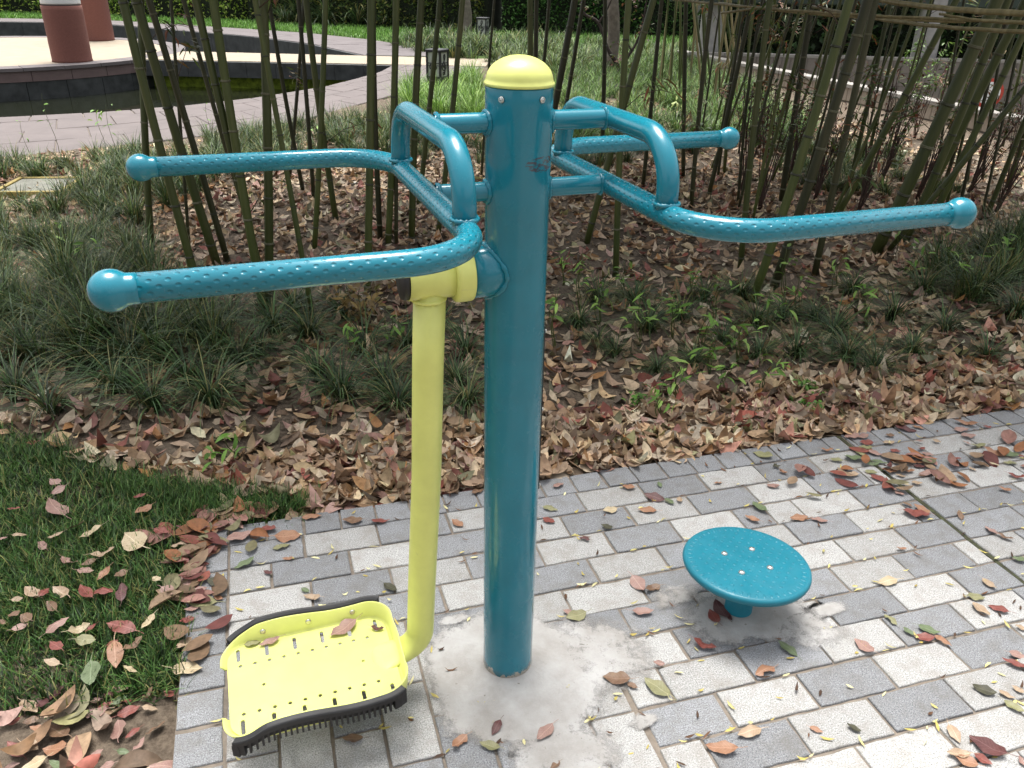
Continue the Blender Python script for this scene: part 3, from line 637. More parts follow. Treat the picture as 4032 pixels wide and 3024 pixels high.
for i, p in enumerate(seq):
    q0, q1 = Vector(seq[max(0, i-1)]), Vector(seq[min(len(seq)-1, i+1)]); d = (q1-q0).normalized(); nr = Vector((d.y, -d.x)); h = wall_h(*p)
    for o_, z in ((-.002, -.0018), (.004, -.0005), (.0075, .006), (.0105, h), (.0105+.002, h+.0014), (.0142, h), (.0112, .004), (.0055, -.0045), (-.002, -.0050)): V.append((p[0]+nr.x*o_, p[1]+nr.y*o_, z))
k9 = 9
for i in range(len(seq)-1):
    for j in range(k9): Fc.append((i*k9+j, i*k9+(j+1) % k9, (i+1)*k9+(j+1) % k9, (i+1)*k9+j))
Fc += [tuple(range(k9)), tuple((len(seq)-1)*k9+j for j in range(k9))[::-1]]
obj('tray_wall', recalc(mesh_pd('tray_wall', V, Fc, True)), M['yellow'], fb)
for sgn in (-1, 1):
    line_p = (bl[6:]+line(bl[-1], br[0], 30)+br[:5]) if sgn < 0 else (tl[:5][::-1]+[])
    if sgn > 0: line_p = [(p[0], -p[1]) for p in (bl[6:]+line(bl[-1], br[0], 30)+br[:5])]
    V = []; Fc = []; prof = [(.0150, -.006), (.0150, .0005), (.0165, .0042), (.0285, .0042), (.0325, .0030), (.0345, -.0002), (.0345, -.0070), (.030, -.0085)]
    prof = [(.0148, -.030), (.0148, .0010), (.0165, .0032), (.0262, .0026), (.0300, .0036), (.0316, .0014), (.0310, -.0095), (.0205, -.0105), (.0200, -.030)]
    L9 = len(prof); cen = []
    for i, p in enumerate(line_p):
        q0, q1 = Vector(line_p[max(0, i-1)]), Vector(line_p[min(len(line_p)-1, i+1)]); d = (q1-q0).normalized(); nr = Vector((d.y, -d.x))*(1 if sgn < 0 else -1); h = wall_h(p[0], p[1]); cen.append((p, nr, h, d))
        for o_, z in prof: V.append((p[0]+nr.x*o_, p[1]+nr.y*o_, h+z))
    for i in range(len(line_p)-1):
        for j in range(L9): Fc.append((i*L9+j, i*L9+(j+1) % L9, (i+1)*L9+(j+1) % L9, (i+1)*L9+j))
    Fc += [tuple(range(L9)), tuple((len(line_p)-1)*L9+j for j in range(L9))[::-1]]
    rub = obj('rubber_strip', recalc(mesh_pd('rubber_strip', V, Fc)), M['rubber'], fb)
    V = []; Fc = []                                             # comb teeth under the lip, and solid end blocks
    tot = len(cen)-1; nt_ = 30
    for t in range(nt_):
        u = (t+.5)/nt_*tot; i = min(tot-1, int(u)); f = u-i; A, B = cen[i], cen[i+1]; p = Vector(A[0])*(1-f)+Vector(B[0])*f; nr = A[1]; h = A[2]*(1-f)+B[2]*f; d = A[3]
        end = t < 2 or t >= nt_-2; hw = .0075 if end else .0021; z0 = h-.036
        b = len(V)
        for o_, z in ((.0202, h-.0105), (.0302, h-.0098), (.0296, z0), (.0202, z0)):
            for e in (-hw, hw): V.append((p.x+nr.x*o_+d.x*e, p.y+nr.y*o_+d.y*e, z))
        Fc += [(b, b+1, b+3, b+2), (b+2, b+3, b+5, b+4), (b+4, b+5, b+7, b+6), (b+6, b+7, b+1, b), (b, b+2, b+4, b+6), (b+1, b+7, b+5, b+3)]
    obj('comb_teeth', recalc(mesh_pd('comb_teeth', V, Fc)), M['rubber'], rub)
    for x in (-.535, -.435, -.335):
        s = obj('screw', lathe_me('screw', [(.0068, 0), (.0066, .0016), (.0048, .0034), (.0016, .0038), (.0002, .0026)], 16), M['steel'], fb); s.location = (x, sgn*(FY+.0090), .0225); s.rotation_euler = (R(90)*sgn, 0, 0)
# ------------------------------------------------------------------ waist-twist disc
disc = empty('twist_disc', (.586, .208, 0)); tag(disc, 'round teal dimpled twist disc on a short stub beside the post', 'twist disc')
obj('stub', lathe_me('stub', [(.036, .001), (.0345, .006), (.0345, .112), (.033, .114)], 40), M['teal_satin'], disc)
obj('bearing', lathe_me('bearing', [(.040, .113), (.043, .116), (.043, .134), (.03, .136)], 36), M['dark_metal'], disc)
dt = Vector((.03, .055, 1)).normalized(); q_ = Vector((0, 0, 1)).rotation_difference(dt).to_euler()
DR = .157
prof = [(.03, -.022), (.10, -.021), (DR-.012, -.022), (DR-.003, -.019), (DR, -.012), (DR-.0008, -.006), (DR-.004, -.0018), (DR-.010, .0)]+[(r_, .0) for r_ in (.12, .09, .06, .03, .0005)]
dk = obj('disc_plate', lathe_me('disc_plate', prof, 80), M['teal_satin'], disc); dk.location = (0, 0, .160); dk.rotation_euler = q_
V = []; Fc = []
def bump_dome(x, y, rx, ry, ang, h, n=9):
    b = len(V); ca, sa = math.cos(ang), math.sin(ang)
    for f, z in ((1.0, -.0002), (.72, h*.75), (.35, h)):
        for i in range(n): a = 2*math.pi*i/n; u_, v_ = rx*f*math.cos(a), ry*f*math.sin(a); V.append((x+u_*ca-v_*sa, y+u_*sa+v_*ca, z))
    for r in range(2):
        for i in range(n): Fc.append((b+r*n+i, b+r*n+(i+1) % n, b+(r+1)*n+(i+1) % n, b+(r+1)*n+i))
    Fc.append(tuple(b+2*n+i for i in range(n)))
for i in range(-7, 8):
    for j in range(-7, 8):
        x, y = (i+(j % 2)*.5)*.0232, j*.0200
        if math.hypot(x, y) < .122 and min(math.hypot(x-.0566*math.cos(1.128+k*math.pi/2), y-.0566*math.sin(1.128+k*math.pi/2)) for k in range(4)) > .011: bump_dome(x, y, .0048, .0042, 0, .0013)
for i in range(50): a = 2*math.pi*i/50; bump_dome(.139*math.cos(a), .139*math.sin(a), .0082, .0044, a, .0014)
tb = obj('tread_bumps', mesh_pd('tread_bumps', V, Fc, True), M['teal_satin'], dk); tag(tb, kind='stuff')
for k in range(4):
    a = 1.128+k*math.pi/2; s = obj('bolt', lathe_me('bolt', [(.0085, 0), (.0082, .0012), (.0068, .0034), (.004, .005), (.0002, .0056)], 20), M['steel'], dk); s.location = (.0566*math.cos(a), .0566*math.sin(a), .0002)
# ------------------------------------------------------------------ foliage generators
def rotmat(yaw, pitch, roll):
    cy, sy, cp, sp, cr, sr = np.cos(yaw), np.sin(yaw), np.cos(pitch), np.sin(pitch), np.cos(roll), np.sin(roll)
    Rm = np.empty((len(yaw), 3, 3)); Rm[:, 0] = np.c_[cy*cp, cy*sp*sr-sy*cr, cy*sp*cr+sy*sr]; Rm[:, 1] = np.c_[sy*cp, sy*sp*sr+cy*cr, sy*sp*cr-cy*sr]; Rm[:, 2] = np.c_[-sp, cp*sr, cp*cr]; return Rm
def leaves(P, yaw, pitch, roll, Ln, Wd, curl, fold, col, ns=5, twist=0.0):
    N = len(P); t = np.linspace(0, 1, ns); wp = np.sin(np.pi*t**.88)**.66; wp[0] = .06; wp[-1] = .03
    L = Ln[:, None]; x = (t[None, :]-.5)*L; hw = wp[None, :]*Wd[:, None]/2; zc = curl[:, None]*((t[None, :]-.5)**2*4)*L*.5
    V = np.zeros((N, ns, 3, 3))
    for j, s in enumerate((-1, 0, 1)):
        V[:, :, j, 0] = x; V[:, :, j, 1] = s*hw; V[:, :, j, 2] = zc + abs(s)*hw*fold[:, None]
    V = V.reshape(N, ns*3, 3); V = np.einsum('nij,nkj->nki', rotmat(yaw, pitch, roll), V)+P[:, None, :]
    b = []
    for i in range(ns-1):
        for j in range(2): a = i*3+j; b.append((a, a+1, a+4, a+3))
    Q = (np.array(b)[None]+(np.arange(N)*ns*3)[:, None, None]).reshape(-1, 4)
    C = np.repeat(col[:, None, :], ns*3, 1).reshape(-1, 3); return V.reshape(-1, 3), Q, C
def blades(P, yaw, lean, Ln, Wd, droop, col, ns=4):
    """arching blades: start near vertical, bend over by droop radians along their length"""
    N = len(P); V = np.zeros((N, ns+1, 2, 3)); pos = P.copy(); ang = lean.copy(); d = np.c_[np.cos(yaw), np.sin(yaw)]; sd = np.c_[-np.sin(yaw), np.cos(yaw)]
    for i in range(ns+1):
        wf = (1.0 if i == 0 else (1-(i/ns)**2.2)*.95+.04)
        for j, s in enumerate((-.5, .5)):
            V[:, i, j, :2] = pos[:, :2]+sd*(Wd*wf*s)[:, None]; V[:, i, j, 2] = pos[:, 2]
        st = Ln/ns; pos = pos.copy(); pos[:, :2] += d*(np.sin(ang)*st)[:, None]; pos[:, 2] += np.cos(ang)*st; ang = ang+droop/ns
    b = np.array([(2*i, 2*i+1, 2*i+3, 2*i+2) for i in range(ns)]); Q = (b[None]+(np.arange(N)*(ns+1)*2)[:, None, None]).reshape(-1, 4)
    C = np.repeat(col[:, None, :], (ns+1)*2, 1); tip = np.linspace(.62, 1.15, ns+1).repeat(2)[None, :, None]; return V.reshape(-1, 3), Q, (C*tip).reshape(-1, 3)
def cat(parts):
    Vs, Qs, Cs, o = [], [], [], 0
    for v, q, c in parts: Vs.append(v); Qs.append(q+o); Cs.append(c); o += len(v)
    return np.concatenate(Vs), np.concatenate(Qs), np.concatenate(Cs)
def pick(pal, n, jit=.18):
    c = np.array([lin(p) for p in pal])[rng.integers(0, len(pal), n)]; return np.clip(c*(1+rng.normal(0, jit, (n, 1))), .003, 1)
def scatter(poly, n, dens=None):
    P = np.array(poly); lo, hi = P.min(0), P.max(0); out = []
    while sum(map(len, out)) < n:
        q = rng.uniform(lo, hi, (n*2, 2)); q = q[inpoly(q[:, 0], q[:, 1], poly)]
        if dens is not None: q = q[rng.random(len(q)) < dens(q)]
        out.append(q)
    return np.concatenate(out)[:n]
def on_ground(q, dz=0.0): return np.c_[q, soil_h(q[:, 0], q[:, 1])+dz]
ORD = ['leftmost', 'second from left', 'third from left', 'fourth from left', 'fifth from left', 'sixth from left', 'seventh from left', 'eighth from left', 'ninth from left', 'tenth from left']
def nth(i):
    if i < 10: return ORD[i]
    n = i+1; return '%d%s from left' % (n, 'th' if 10 <= n % 100 <= 20 else {1: 'st', 2: 'nd', 3: 'rd'}.get(n % 10, 'th'))
def px_of(p): d = np.asarray(p)-CAM; z = d@_fw; return W/2+F*(d@_r)/z, H/2-F*(d@_u)/z
# ------------------------------------------------------------------ fallen leaves, one by one
LV = []
def leaf_me(seed, wr, curl, fold, torn):
    r = random.Random(seed); n = 9; L = .075; V = []; Fc = []
    for i in range(n):
        t = i/(n-1); hw = max(.03, math.sin(math.pi*t**.82)**.85)*wr*L/2
        x = (t-.5)*L; bend = curl*((t-.5)**2*4-.3)*L*.35+.0015*math.sin(t*9+seed)
        for j in (-2, -1, 0, 1, 2):
            y = hw*j/2*(1+(r.uniform(-.1, .06) if abs(j) == 2 else 0)-(torn*.55 if j == 2 and 3 <= i <= 5 else 0)); V.append((x, y, bend+abs(y)*fold+r.uniform(-1, 1)*.0007+(.002*math.sin(t*14+j+seed) if abs(j) == 2 else 0)))
    for i in range(n-1):
        for j in range(4): a = i*5+j; Fc.append((a, a+1, a+6, a+5))
    b = len(V); e = V[2]                                         # stalk
    for k, f in enumerate((0, .5, 1)):
        for s in (-1, 1): V.append((e[0]-f*.022, e[1]+s*.0008+f*f*.004*(1 if seed % 2 else -1), e[2]+.0006+f*.001))
    Fc += [(b, b+1, b+3, b+2), (b+2, b+3, b+5, b+4)]
    me = mesh_pd('fallen_leaf', V, Fc, True); return me
_ls = [(wr, cu_, fo, to) for wr, cu_, fo, to in [(.50, .10, .06, 0), (.56, .28, .12, 0), (.46, -.15, -.06, 0), (.60, .15, .16, 0), (.52, .45, .18, 1), (.64, .18, .06, 0), (.48, .3, .28, 0), (.56, -.25, -.14, 1), (.9, .15, .06, 0)]]
LMESH = {}
def leaf_mesh(v, key):
    if (v, key) not in LMESH: me = leaf_me(v+3, *_ls[v]); me.materials.append(M['leaf_'+key]); LMESH[(v, key)] = me
    return LMESH[(v, key)]
KEY = dict(r='red', p='pink', t='tan', o='orange', g='green', l='olive', d='maroon', b='brown', y='cream', k='dark')
WORD = dict(red='brick red', pink='dusty pink', tan='tan', orange='orange', olive='olive', green='green', maroon='dark maroon', brown='brown', cream='cream', dark='dark green')
LEAF_LIST = []
def put_leaf(a, b, key, zone, z=None, v=None, tilt=.10):
    c = (a+b)/2; d = b-a; L = float(np.hypot(d[0], d[1])); v = random.randrange(8) if v is None else v
    L = min(.125, max(.028, L))*(1 if zone == 'paving' else .86)
    if L < .04 and v is None: v = 8
    zz = {'paving': .0035, 'lawn': .018, 'litter': .012}.get(zone, 0) if z is None else z
    if zone != 'paving' and z is None: zz += soil_h(c[0], c[1])[0]+(.030 if zone == 'lawn' else 0)
    if zone == 'paving' and z is None: zz += .0055*max(0, 1-math.hypot(c[0]-.605, c[1]-.19)/.2)+.007*max(0, 1-math.hypot(c[0]-.03, c[1]+.035)/.27)
    o = obj('fallen_leaf', leaf_mesh(v, key)); s = L/.075; o.scale = (s, s*random.uniform(.9, 1.15), s); lo_ = min(q.co.z for q in o.data.vertices)*s
    o.location = (c[0], c[1], zz-lo_*.9); tl = tilt if zone == 'paving' else .25
    o.rotation_euler = (random.gauss(0, tl), random.gauss(0, tl*.7), math.atan2(d[1], d[0])+(math.pi if random.random() < .5 else 0)); LEAF_LIST.append((o, key, zone))
def tile_leaves(x0, y0, scl, txt, zone, z=None, flag=None):
    for it in txt.split(';'):
        k, n = it.strip().split(' '); q = list(map(float, n.split(','))); zz = 0.0 if z is None else z
        a = G(x0+q[0]/scl, y0+q[1]/scl, zz); b = G(x0+q[2]/scl, y0+q[3]/scl, zz); put_leaf(a, b, KEY[k], zone, None if z is None else z+.002)
tile_leaves(2100, 1700, 2.212, "p 175,490,265,450;o 770,490,885,490;d 965,555,1140,605;g 1145,590,1225,640;t 1270,575,1275,630;y 605,700,730,680;o 910,690,1075,690;l 80,665,215,690;r 80,765,190,800;k 590,820,690,850;d 400,930,490,950;p 860,1270,965,1400;b 970,1400,1100,1355;o 1570,460,1640,445;p 2030,470,2145,490;g 1910,620,2045,720;o 1840,740,1970,795;l 1910,185,2085,240;g 1090,450,1110,490;k 2100,290,2130,320;o 2140,340,2210,370", 'paving')
tile_leaves(3032, 1600, 2.212, "p 645,275,770,260;p 760,280,850,260;r 775,320,900,330;l 770,360,890,370;t 975,330,1080,320;b 1000,260,1080,260;d 1080,190,1275,220;o 1230,175,1345,205;o 1600,140,1800,180;p 1605,215,1730,200;p 1660,265,1790,265;r 1860,180,1920,190;t 2010,240,2145,290;o 440,385,550,390;l 515,465,635,480;g 640,455,825,460;l 730,380,830,440;p 850,400,980,430;g 880,470,1020,510;g 820,510,950,520;r 1040,390,1140,400;d 1180,440,1310,430;r 1280,390,1345,370;p 1310,420,1425,430;d 1245,530,1360,530;o 970,565,1110,570;o 1130,560,1260,575;p 1290,600,1440,580;b 1440,560,1505,600;t 660,600,770,600;d 610,565,680,560;l 820,570,940,590;r 870,610,1040,670;p 1030,720,1110,740;p 1080,750,1175,780;y 1150,670,1215,700;t 1230,670,1325,680;r 1150,930,1395,955;o 1250,870,1390,940;b 1150,840,1240,880;b 1640,920,1670,990;p 1870,1050,1980,1130;b 1980,1120,2115,1180;o 170,985,325,975;p 345,985,500,1010;o 1090,1250,1185,1250;y 935,1550,1105,1520;t 1845,1510,1965,1600;g 2100,1330,2230,1350;l 1740,360,1870,350;o 1840,380,2045,440;g 1980,390,2165,450;y 1830,440,1900,440;y 1880,470,1990,530;b 1815,490,1910,550;l 2020,500,2150,500;r 2070,600,2230,640;r 1600,460,1665,460;t 1730,545,1790,565;r 2150,430,2230,450;o 1980,720,2100,745;p 0,700,80,690;o 80,565,140,590;k 30,530,75,530;p 1260,300,1335,320;t 1420,300,1480,320;p 1680,310,1750,340;o 1020,420,1100,440;t 1060,500,1180,510;t 1090,600,1180,620;o 1240,490,1330,500", 'paving')
tile_leaves(2050, 2324, 2.212, "p 970,195,1160,200;p 380,190,450,210;l 395,255,570,215;r 1500,460,1700,525;p 1160,640,1245,650;b 710,770,955,800;b 930,820,1015,860;l 1075,785,1300,930;p 140,1330,280,1180;t 1885,1280,2095,1210;o 1605,1360,1890,1410;o 2040,750,2205,680;r 1640,190,1720,310;d 1690,110,1790,270;d 1790,220,1835,290;b 270,1560,330,1510", 'paving')
tile_leaves(1600, 2324, 2.212, "d 745,1280,820,1150;o 395,1405,525,1280;l 635,1350,815,1390", 'paving')
tile_leaves(3032, 2324, 2.212, "l 990,220,1100,310;g 1150,340,1270,410;g 1280,325,1480,385;r 1250,410,1430,430;o 1430,400,1580,495;p 730,440,900,555;g 65,465,240,580;l 1710,60,1870,80;t 1760,120,1910,240;r 1890,140,2080,200;t 2140,320,2230,350;p 2070,560,2240,590;r 2010,610,2230,690;k 1750,840,1965,915;t 1980,890,2130,950;t 2110,850,2200,900;l 2030,970,2220,1090;t 1550,1180,1650,1340;d 1730,1280,2050,1465;t 1530,1430,1740,1440;o 1600,1460,1810,1540;r 1770,1440,1930,1530;o 340,1200,460,1250;k 660,1180,790,1240;p 2170,1480,2230,1548", 'paving')
tile_leaves(650, 1800, 1.7015, "p 415,570,590,510;o 570,540,650,540;r 645,475,745,495;o 735,545,915,535;l 720,620,845,590;p 415,420,525,480;y 385,470,450,475;d 80,490,290,510;b 290,500,380,480;t 40,605,190,580;r 0,660,110,640;b 265,670,385,600;b 330,560,400,570;g 465,760,600,690;d 660,770,720,790;o 785,690,860,690;b 1190,430,1325,430;o 915,410,1050,400;r 1380,440,1505,430;k 1465,860,1555,900;t 930,940,1045,960;g 920,890,965,910;p 155,750,150,890;p 180,900,285,890;k 280,830,390,850;o 120,950,200,950;l 140,990,350,970;r 95,1120,200,1080;p 130,1030,220,1020;o 330,940,385,960;r 115,700,220,740;p 200,760,260,760;t 80,1290,185,1240;o 1920,430,1995,470;b 2055,250,2135,220", 'paving')
tile_leaves(650, 2324, 1.9235, "y 45,600,290,610;b 1340,1140,1500,1130;t 90,440,205,370", 'paving')
tile_leaves(650, 2324, 1.9235, "l 600,420,730,390;p 710,430,870,370;p 1250,360,1450,240;d 1560,290,1660,300", 'paving', FZ+.003)
tile_leaves(0, 1700, 1.253, "r 35,410,115,410;p 245,370,330,445;p 250,335,340,300;p 250,260,310,300;r 655,350,730,330;o 665,435,760,380;t 310,505,440,480;y 380,545,530,500;y 615,530,725,610;r 760,505,845,530;p 190,570,240,600;t 230,550,330,520;t 60,540,150,530;p 0,560,50,545;t 445,640,590,615;p 305,650,400,690;b 400,680,490,660;p 380,715,480,710;o 480,760,560,700;b 565,750,645,710;y 755,740,800,770;p 800,790,865,840;r 400,790,465,850;r 465,800,575,830;d 610,770,605,870;r 200,850,255,790;t 130,800,200,840;t 270,800,355,850;t 60,860,130,850;b 240,870,290,910;b 55,960,110,900;b 110,930,170,970;p 215,1020,365,950;p 60,1010,160,980;b 0,960,40,980;y 335,1030,460,970;r 420,1010,490,980;r 520,970,690,1010;y 700,1010,775,930;b 610,1110,720,1040;o 575,1060,575,1190;l 370,1060,490,1050;r 250,1060,320,1110;t 220,1160,310,1170;g 460,1150,450,1290;r 520,1070,600,1060;y 610,1190,685,1200", 'lawn')
tile_leaves(0, 1700, 1.253, "o 785,1030,860,1000;g 770,1190,850,1150;b 690,1190,780,1220;p 540,1240,640,1240;d 500,1270,550,1260;b 690,1300,755,1240;r 800,1260,860,1290;p 430,1300,490,1290;r 460,1340,560,1310;g 530,1330,620,1270;r 570,1300,650,1310;t 90,1300,180,1360;d 150,1300,240,1320;d 215,1290,325,1230;y 260,1330,345,1270;t 200,1390,310,1330;l 310,1375,390,1300;p 385,1380,540,1355;r 560,1390,695,1320;t 690,1340,780,1340;r 0,1420,100,1380;b 90,1410,190,1380;o 130,1430,225,1440;t 80,1490,190,1550;b 215,1420,340,1490;r 20,1500,110,1570;o 190,1530,340,1560;g 230,1610,330,1640;p 0,1620,95,1610;y 80,1640,240,1590;p 580,1390,580,1510;r 605,1500,690,1430;b 705,1490,815,1400;p 425,1590,515,1550;p 650,1560,715,1490;g 565,1560,640,1560;p 560,1640,700,1570;b 610,1610,720,1640;p 480,1640,570,1620;p 720,1640,900,1640", 'litter')
n_hand = len(LEAF_LIST)
litter_keys = ['tan']*8+['cream']*6+['brown']*3+['pink']*5+['red']*3+['orange']*2+['olive']*2+['maroon']*2
while len(LEAF_LIST) < 299:                                      # the nearest leaves of the drift along the paving
    s, t = random.uniform(-.6, 1.7), .735+abs(random.gauss(0, .1)); p = ST(s, t); px, py = px_of((p[0], p[1], 0))
    if not (0 < px < W and inpoly(np.array([p[0]]), np.array([p[1]]), LAWN_N)[0] == False): continue
    a = random.uniform(0, 6.28); L = random.uniform(.03, .05); d = np.array([math.cos(a), math.sin(a), 0])*L; c = np.array([p[0], p[1], 0]); put_leaf(c-d, c+d, random.choice(litter_keys), 'litter')
ZW = {'paving': 'leaves on the grey paving', 'lawn': 'leaves on the green lawn corner', 'litter': 'leaves in the litter'}
grp = {}
for o, key, zone in LEAF_LIST:
    zn = zone; px, py = px_of(o.location)
    if zone == 'paving':
        if abs(o.location.z-FZ) < .06: zn = 'leaves lying on the yellow footboard'
        elif px > 3000 and py < 2000: zn = 'leaves piled on the far right paving'
        elif px > 2950: zn = 'leaves on the paving right of the twist disc'
        elif px > 2120: zn = 'leaves on the paving between post and disc'
        elif px < 1000: zn = 'leaves on the left paving border'
        else: zn = 'leaves on the paving around the swing arm'
    elif zone == 'lawn': zn = 'leaves on the green lawn corner'
    else: zn = 'leaves on the bare soil, bottom left' if py > 2300 else ('leaves drifted behind the paving left of the post' if px < 2050 else 'leaves drifted behind the paving right of the post')
    grp.setdefault((WORD[key], zn), []).append((px, o))
for (wd_, zn), L in grp.items():
    L.sort(key=lambda t: t[0])
    for i, (px, o) in enumerate(L):
        lab = ('only %s one among the %s' % (wd_, zn)) if len(L) == 1 else '%s of %s %s' % (nth(i), wd_, zn)
        tag(o, lab, 'leaf', 'fallen leaves')
# the rest of the leaf litter, too many to count
BED = [tuple(ST(-.75, .73)), tuple(ST(1.9, .73)), tuple(ST(2.6, .73)), (4.9, 6.6), (2.4, 9.5), (-1.2, 9.2), (-2.4, 6.6), (-4.6, 5.0), (-4.4, 2.0), (-1.9, 1.0)]
def dist_p(q): return q[:, 0]*E2[0]+q[:, 1]*E2[1]-.72
def dens(q):
    d = dist_p(q); s = q[:, 0]*E1[0]+q[:, 1]*E1[1]; n1 = .5+.5*np.sin(q[:, 0]*3.1+1.3*np.sin(q[:, 1]*2.3))*np.sin(q[:, 1]*2.7+.7)
    D = np.where(d < .45, 1.0, np.where(d < 1.3, .65+.35*n1, .5+.35*n1)); D = np.where((d > 1.0) & (d < 2.6) & (s > .2) & (s < 2.2), D*.75, D); return np.clip(D*np.where(q[:, 1] > 5.5, .4, 1), 0, 1)
q = np.concatenate([scatter(BED, 19000, dens), scatter([tuple(ST(-.70, .725)), tuple(ST(2.5, .725)), tuple(ST(2.5, 1.12)), tuple(ST(-.9, 1.12))], 2700), scatter([tuple(G(*v)[:2]) for v in [(0, 2760), (650, 2700), (700, 3100), (-100, 3100)]], 24)])
q = q[~inpoly(q[:, 0], q[:, 1], LAWN_N) | (rng.random(len(q)) < .12)]
q = np.concatenate([q, scatter(BED, 7000)]); q = q[~inpoly(q[:, 0], q[:, 1], LAWN_N) | (rng.random(len(q)) < .12)]
N = len(q); near = dist_p(q) < .5; small = np.arange(N) > N-6400
col = pick(['b89e7c', 'c4ac88', 'ae9070', 'b49878', 'ccb898', '927458', 'a4866a', 'ac8070', '8a5044', 'a0764e', '8e8a60', 'bca080', 'c0a886', '6e5640', 'a88a6c', '846648'], N, .27); gr_ = col.mean(1, keepdims=True); col = gr_+(col-gr_)*rng.uniform(.6, 1.1, (N, 1))
P = on_ground(q, 0); P[:, 2] += rng.uniform(.002, .03, N)*np.where(near, 1, .6)
parts = []
xtra = []
for (gx_, gy_, sx_, sy_, n_) in [(3480, 1840, .14, .06, 18), (3560, 1880, .12, .05, 12), (3900, 1800, .2, .07, 14), (790, 2180, .05, .10, 26), (740, 2330, .03, .12, 22), (900, 2060, .09, .04, 22)]:
    p_ = G(gx_, gy_)[:2]; k_ = rng.normal(0, 1, (n_, 2))*[sx_, sy_]; xtra.append(p_+k_[:, :1]*E1+k_[:, 1:]*E2)
xtra = np.concatenate(xtra); nx_ = len(xtra); P = np.r_[P, np.c_[xtra, rng.uniform(.004, .016, nx_)]]; col = np.r_[col, pick(['a87c70', '9c5a4c', '8a6f56', 'b09478', '8c8664', 'a8704a', '74403c'], nx_, .15)*.62]; near = np.r_[near, np.ones(nx_, bool)]; small = np.r_[small, np.zeros(nx_, bool)]; lay = np.r_[np.ones(N), np.full(nx_, .35)]; N = len(P)
for msk, ns_ in ((near, 7), (~near, 4)):
    k_ = msk.sum(); sm_ = np.where(small[msk], .5, 1); L_ = rng.uniform(.05, .10, k_)*sm_
    parts.append(leaves(P[msk], rng.uniform(0, 6.28, k_), rng.normal(0, .30, k_)*lay[msk], rng.normal(0, .34, k_)*lay[msk], L_, L_*rng.uniform(.36, .58, k_), rng.normal(.25, .5, k_)*lay[msk], rng.normal(.15, .35, k_), np.clip(col[msk]*1.15, 0, .8), ns_))
V_, Q_, C_ = cat(parts)
tag(obj('leaf_litter', mesh_np('leaf_litter', V_, Q_, C_), M['litter']), 'drift of dry tan and red leaves covering the bed', 'leaf litter', kind='stuff')
# pale petal scraps and crumbs lodged in the joints
N = 680; s = rng.uniform(-.7, 2.6, N); k = rng.integers(0, 13, N); onj = rng.random(N) < .55
t = np.where(onj, T0-RP*k+rng.normal(0, .004, N), rng.uniform(-.75, .72, N)); pp = s[:, None]*E1+t[:, None]*E2
V_, Q_, C_ = leaves(np.c_[pp, rng.uniform(.001, .004, N)], np.where(onj, TH+rng.normal(0, .5, N), rng.uniform(0, 6.28, N)), rng.normal(0, .1, N), rng.normal(0, .2, N), rng.uniform(.012, .032, N), rng.uniform(.0035, .0075, N), rng.normal(.2, .3, N), rng.normal(.2, .3, N), pick(['d8cc86', 'c9b968', 'e0d8a4', 'b8a55a', '6a4a34', '4a3426'], N, .12), 4)
tag(obj('petal_scraps', mesh_np('petal_scraps', V_, Q_, C_), M['litter']), 'pale yellow petal scraps and crumbs strewn over the paving', 'petals', kind='stuff')
# ------------------------------------------------------------------ lawn corner, ground cover, far lawn
GREEN = ['2f4a26', '3a5a2c', '26401f', '46683a', '35502a', '52703c']
def grass_mass(name, poly, n, hmin, hmax, wid, pal, label, lean=.45, droop=1.0, catg='grass', ns=3, dens=None, jit=.2, clump=0):
    if clump:
        c = scatter(poly, max(3, n//clump), dens); k = rng.integers(0, len(c), n); off = rng.normal(0, 1, (n, 2)); off /= np.linalg.norm(off, axis=1)[:, None]; rr = np.abs(rng.normal(0, hmax*.11, n)); q = c[k]+off*rr[:, None]
        sz = rng.uniform(.6, 1.15, len(c))[k]; yaw = np.arctan2(off[:, 1], off[:, 0])+rng.normal(0, .5, n); tone = rng.uniform(.75, 1.25, len(c))[k]
    else: q = scatter(poly, n, dens); q = q+rng.normal(0, .022 if hmax < .1 and poly is LAWN_N else 0, q.shape); sz = np.ones(n); yaw = rng.uniform(0, 6.28, n); tone = sz
    cvp = GD(90, 423)[:2]; kp = np.hypot(*(q-cvp).T) > (.33 if hmax < .5 else 0); q, yaw, sz, tone = q[kp], yaw[kp], sz[kp], tone[kp]
    P = on_ground(q, -.004); N = len(q)
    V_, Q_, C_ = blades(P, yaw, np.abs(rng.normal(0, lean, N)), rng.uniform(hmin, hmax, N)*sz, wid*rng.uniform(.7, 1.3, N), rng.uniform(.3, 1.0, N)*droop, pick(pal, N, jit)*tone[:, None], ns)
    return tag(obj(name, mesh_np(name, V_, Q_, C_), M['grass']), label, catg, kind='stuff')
def lawn_d(q): return np.clip(.55+.9*np.sin(q[:, 0]*7+q[:, 1]*3)*np.sin(q[:, 1]*8-q[:, 0]*2)*.6+.22, .06, 1)
grass_mass('lawn_grass', LAWN_N, 34000, .03, .085, .0034, ['2a4a1e', '365a22', '203a16', '446c2e', '547a38', '1c3212', '668648', '8a8a52'], 'dense dark green lawn corner beside the paving', .6, 1.3, ns=4, dens=lawn_d)
fr = [tuple(G(*v)[:2]) for v in [(380, 1880), (700, 1900), (1230, 1950), (1200, 2000), (900, 2040), (500, 1960)]]
grass_mass('lawn_grass', fr, 2200, .04, .09, .0030, ['3c5c26', '4a6c30', '2c4a1e', '5a7a3c'], 'taller grass fringe where the lawn meets the leaf drift', .35, .9, ns=4)
COV = ['384e2c', '466032', '2a3e22', '58703c', '687c46', '324626', '827e4a']
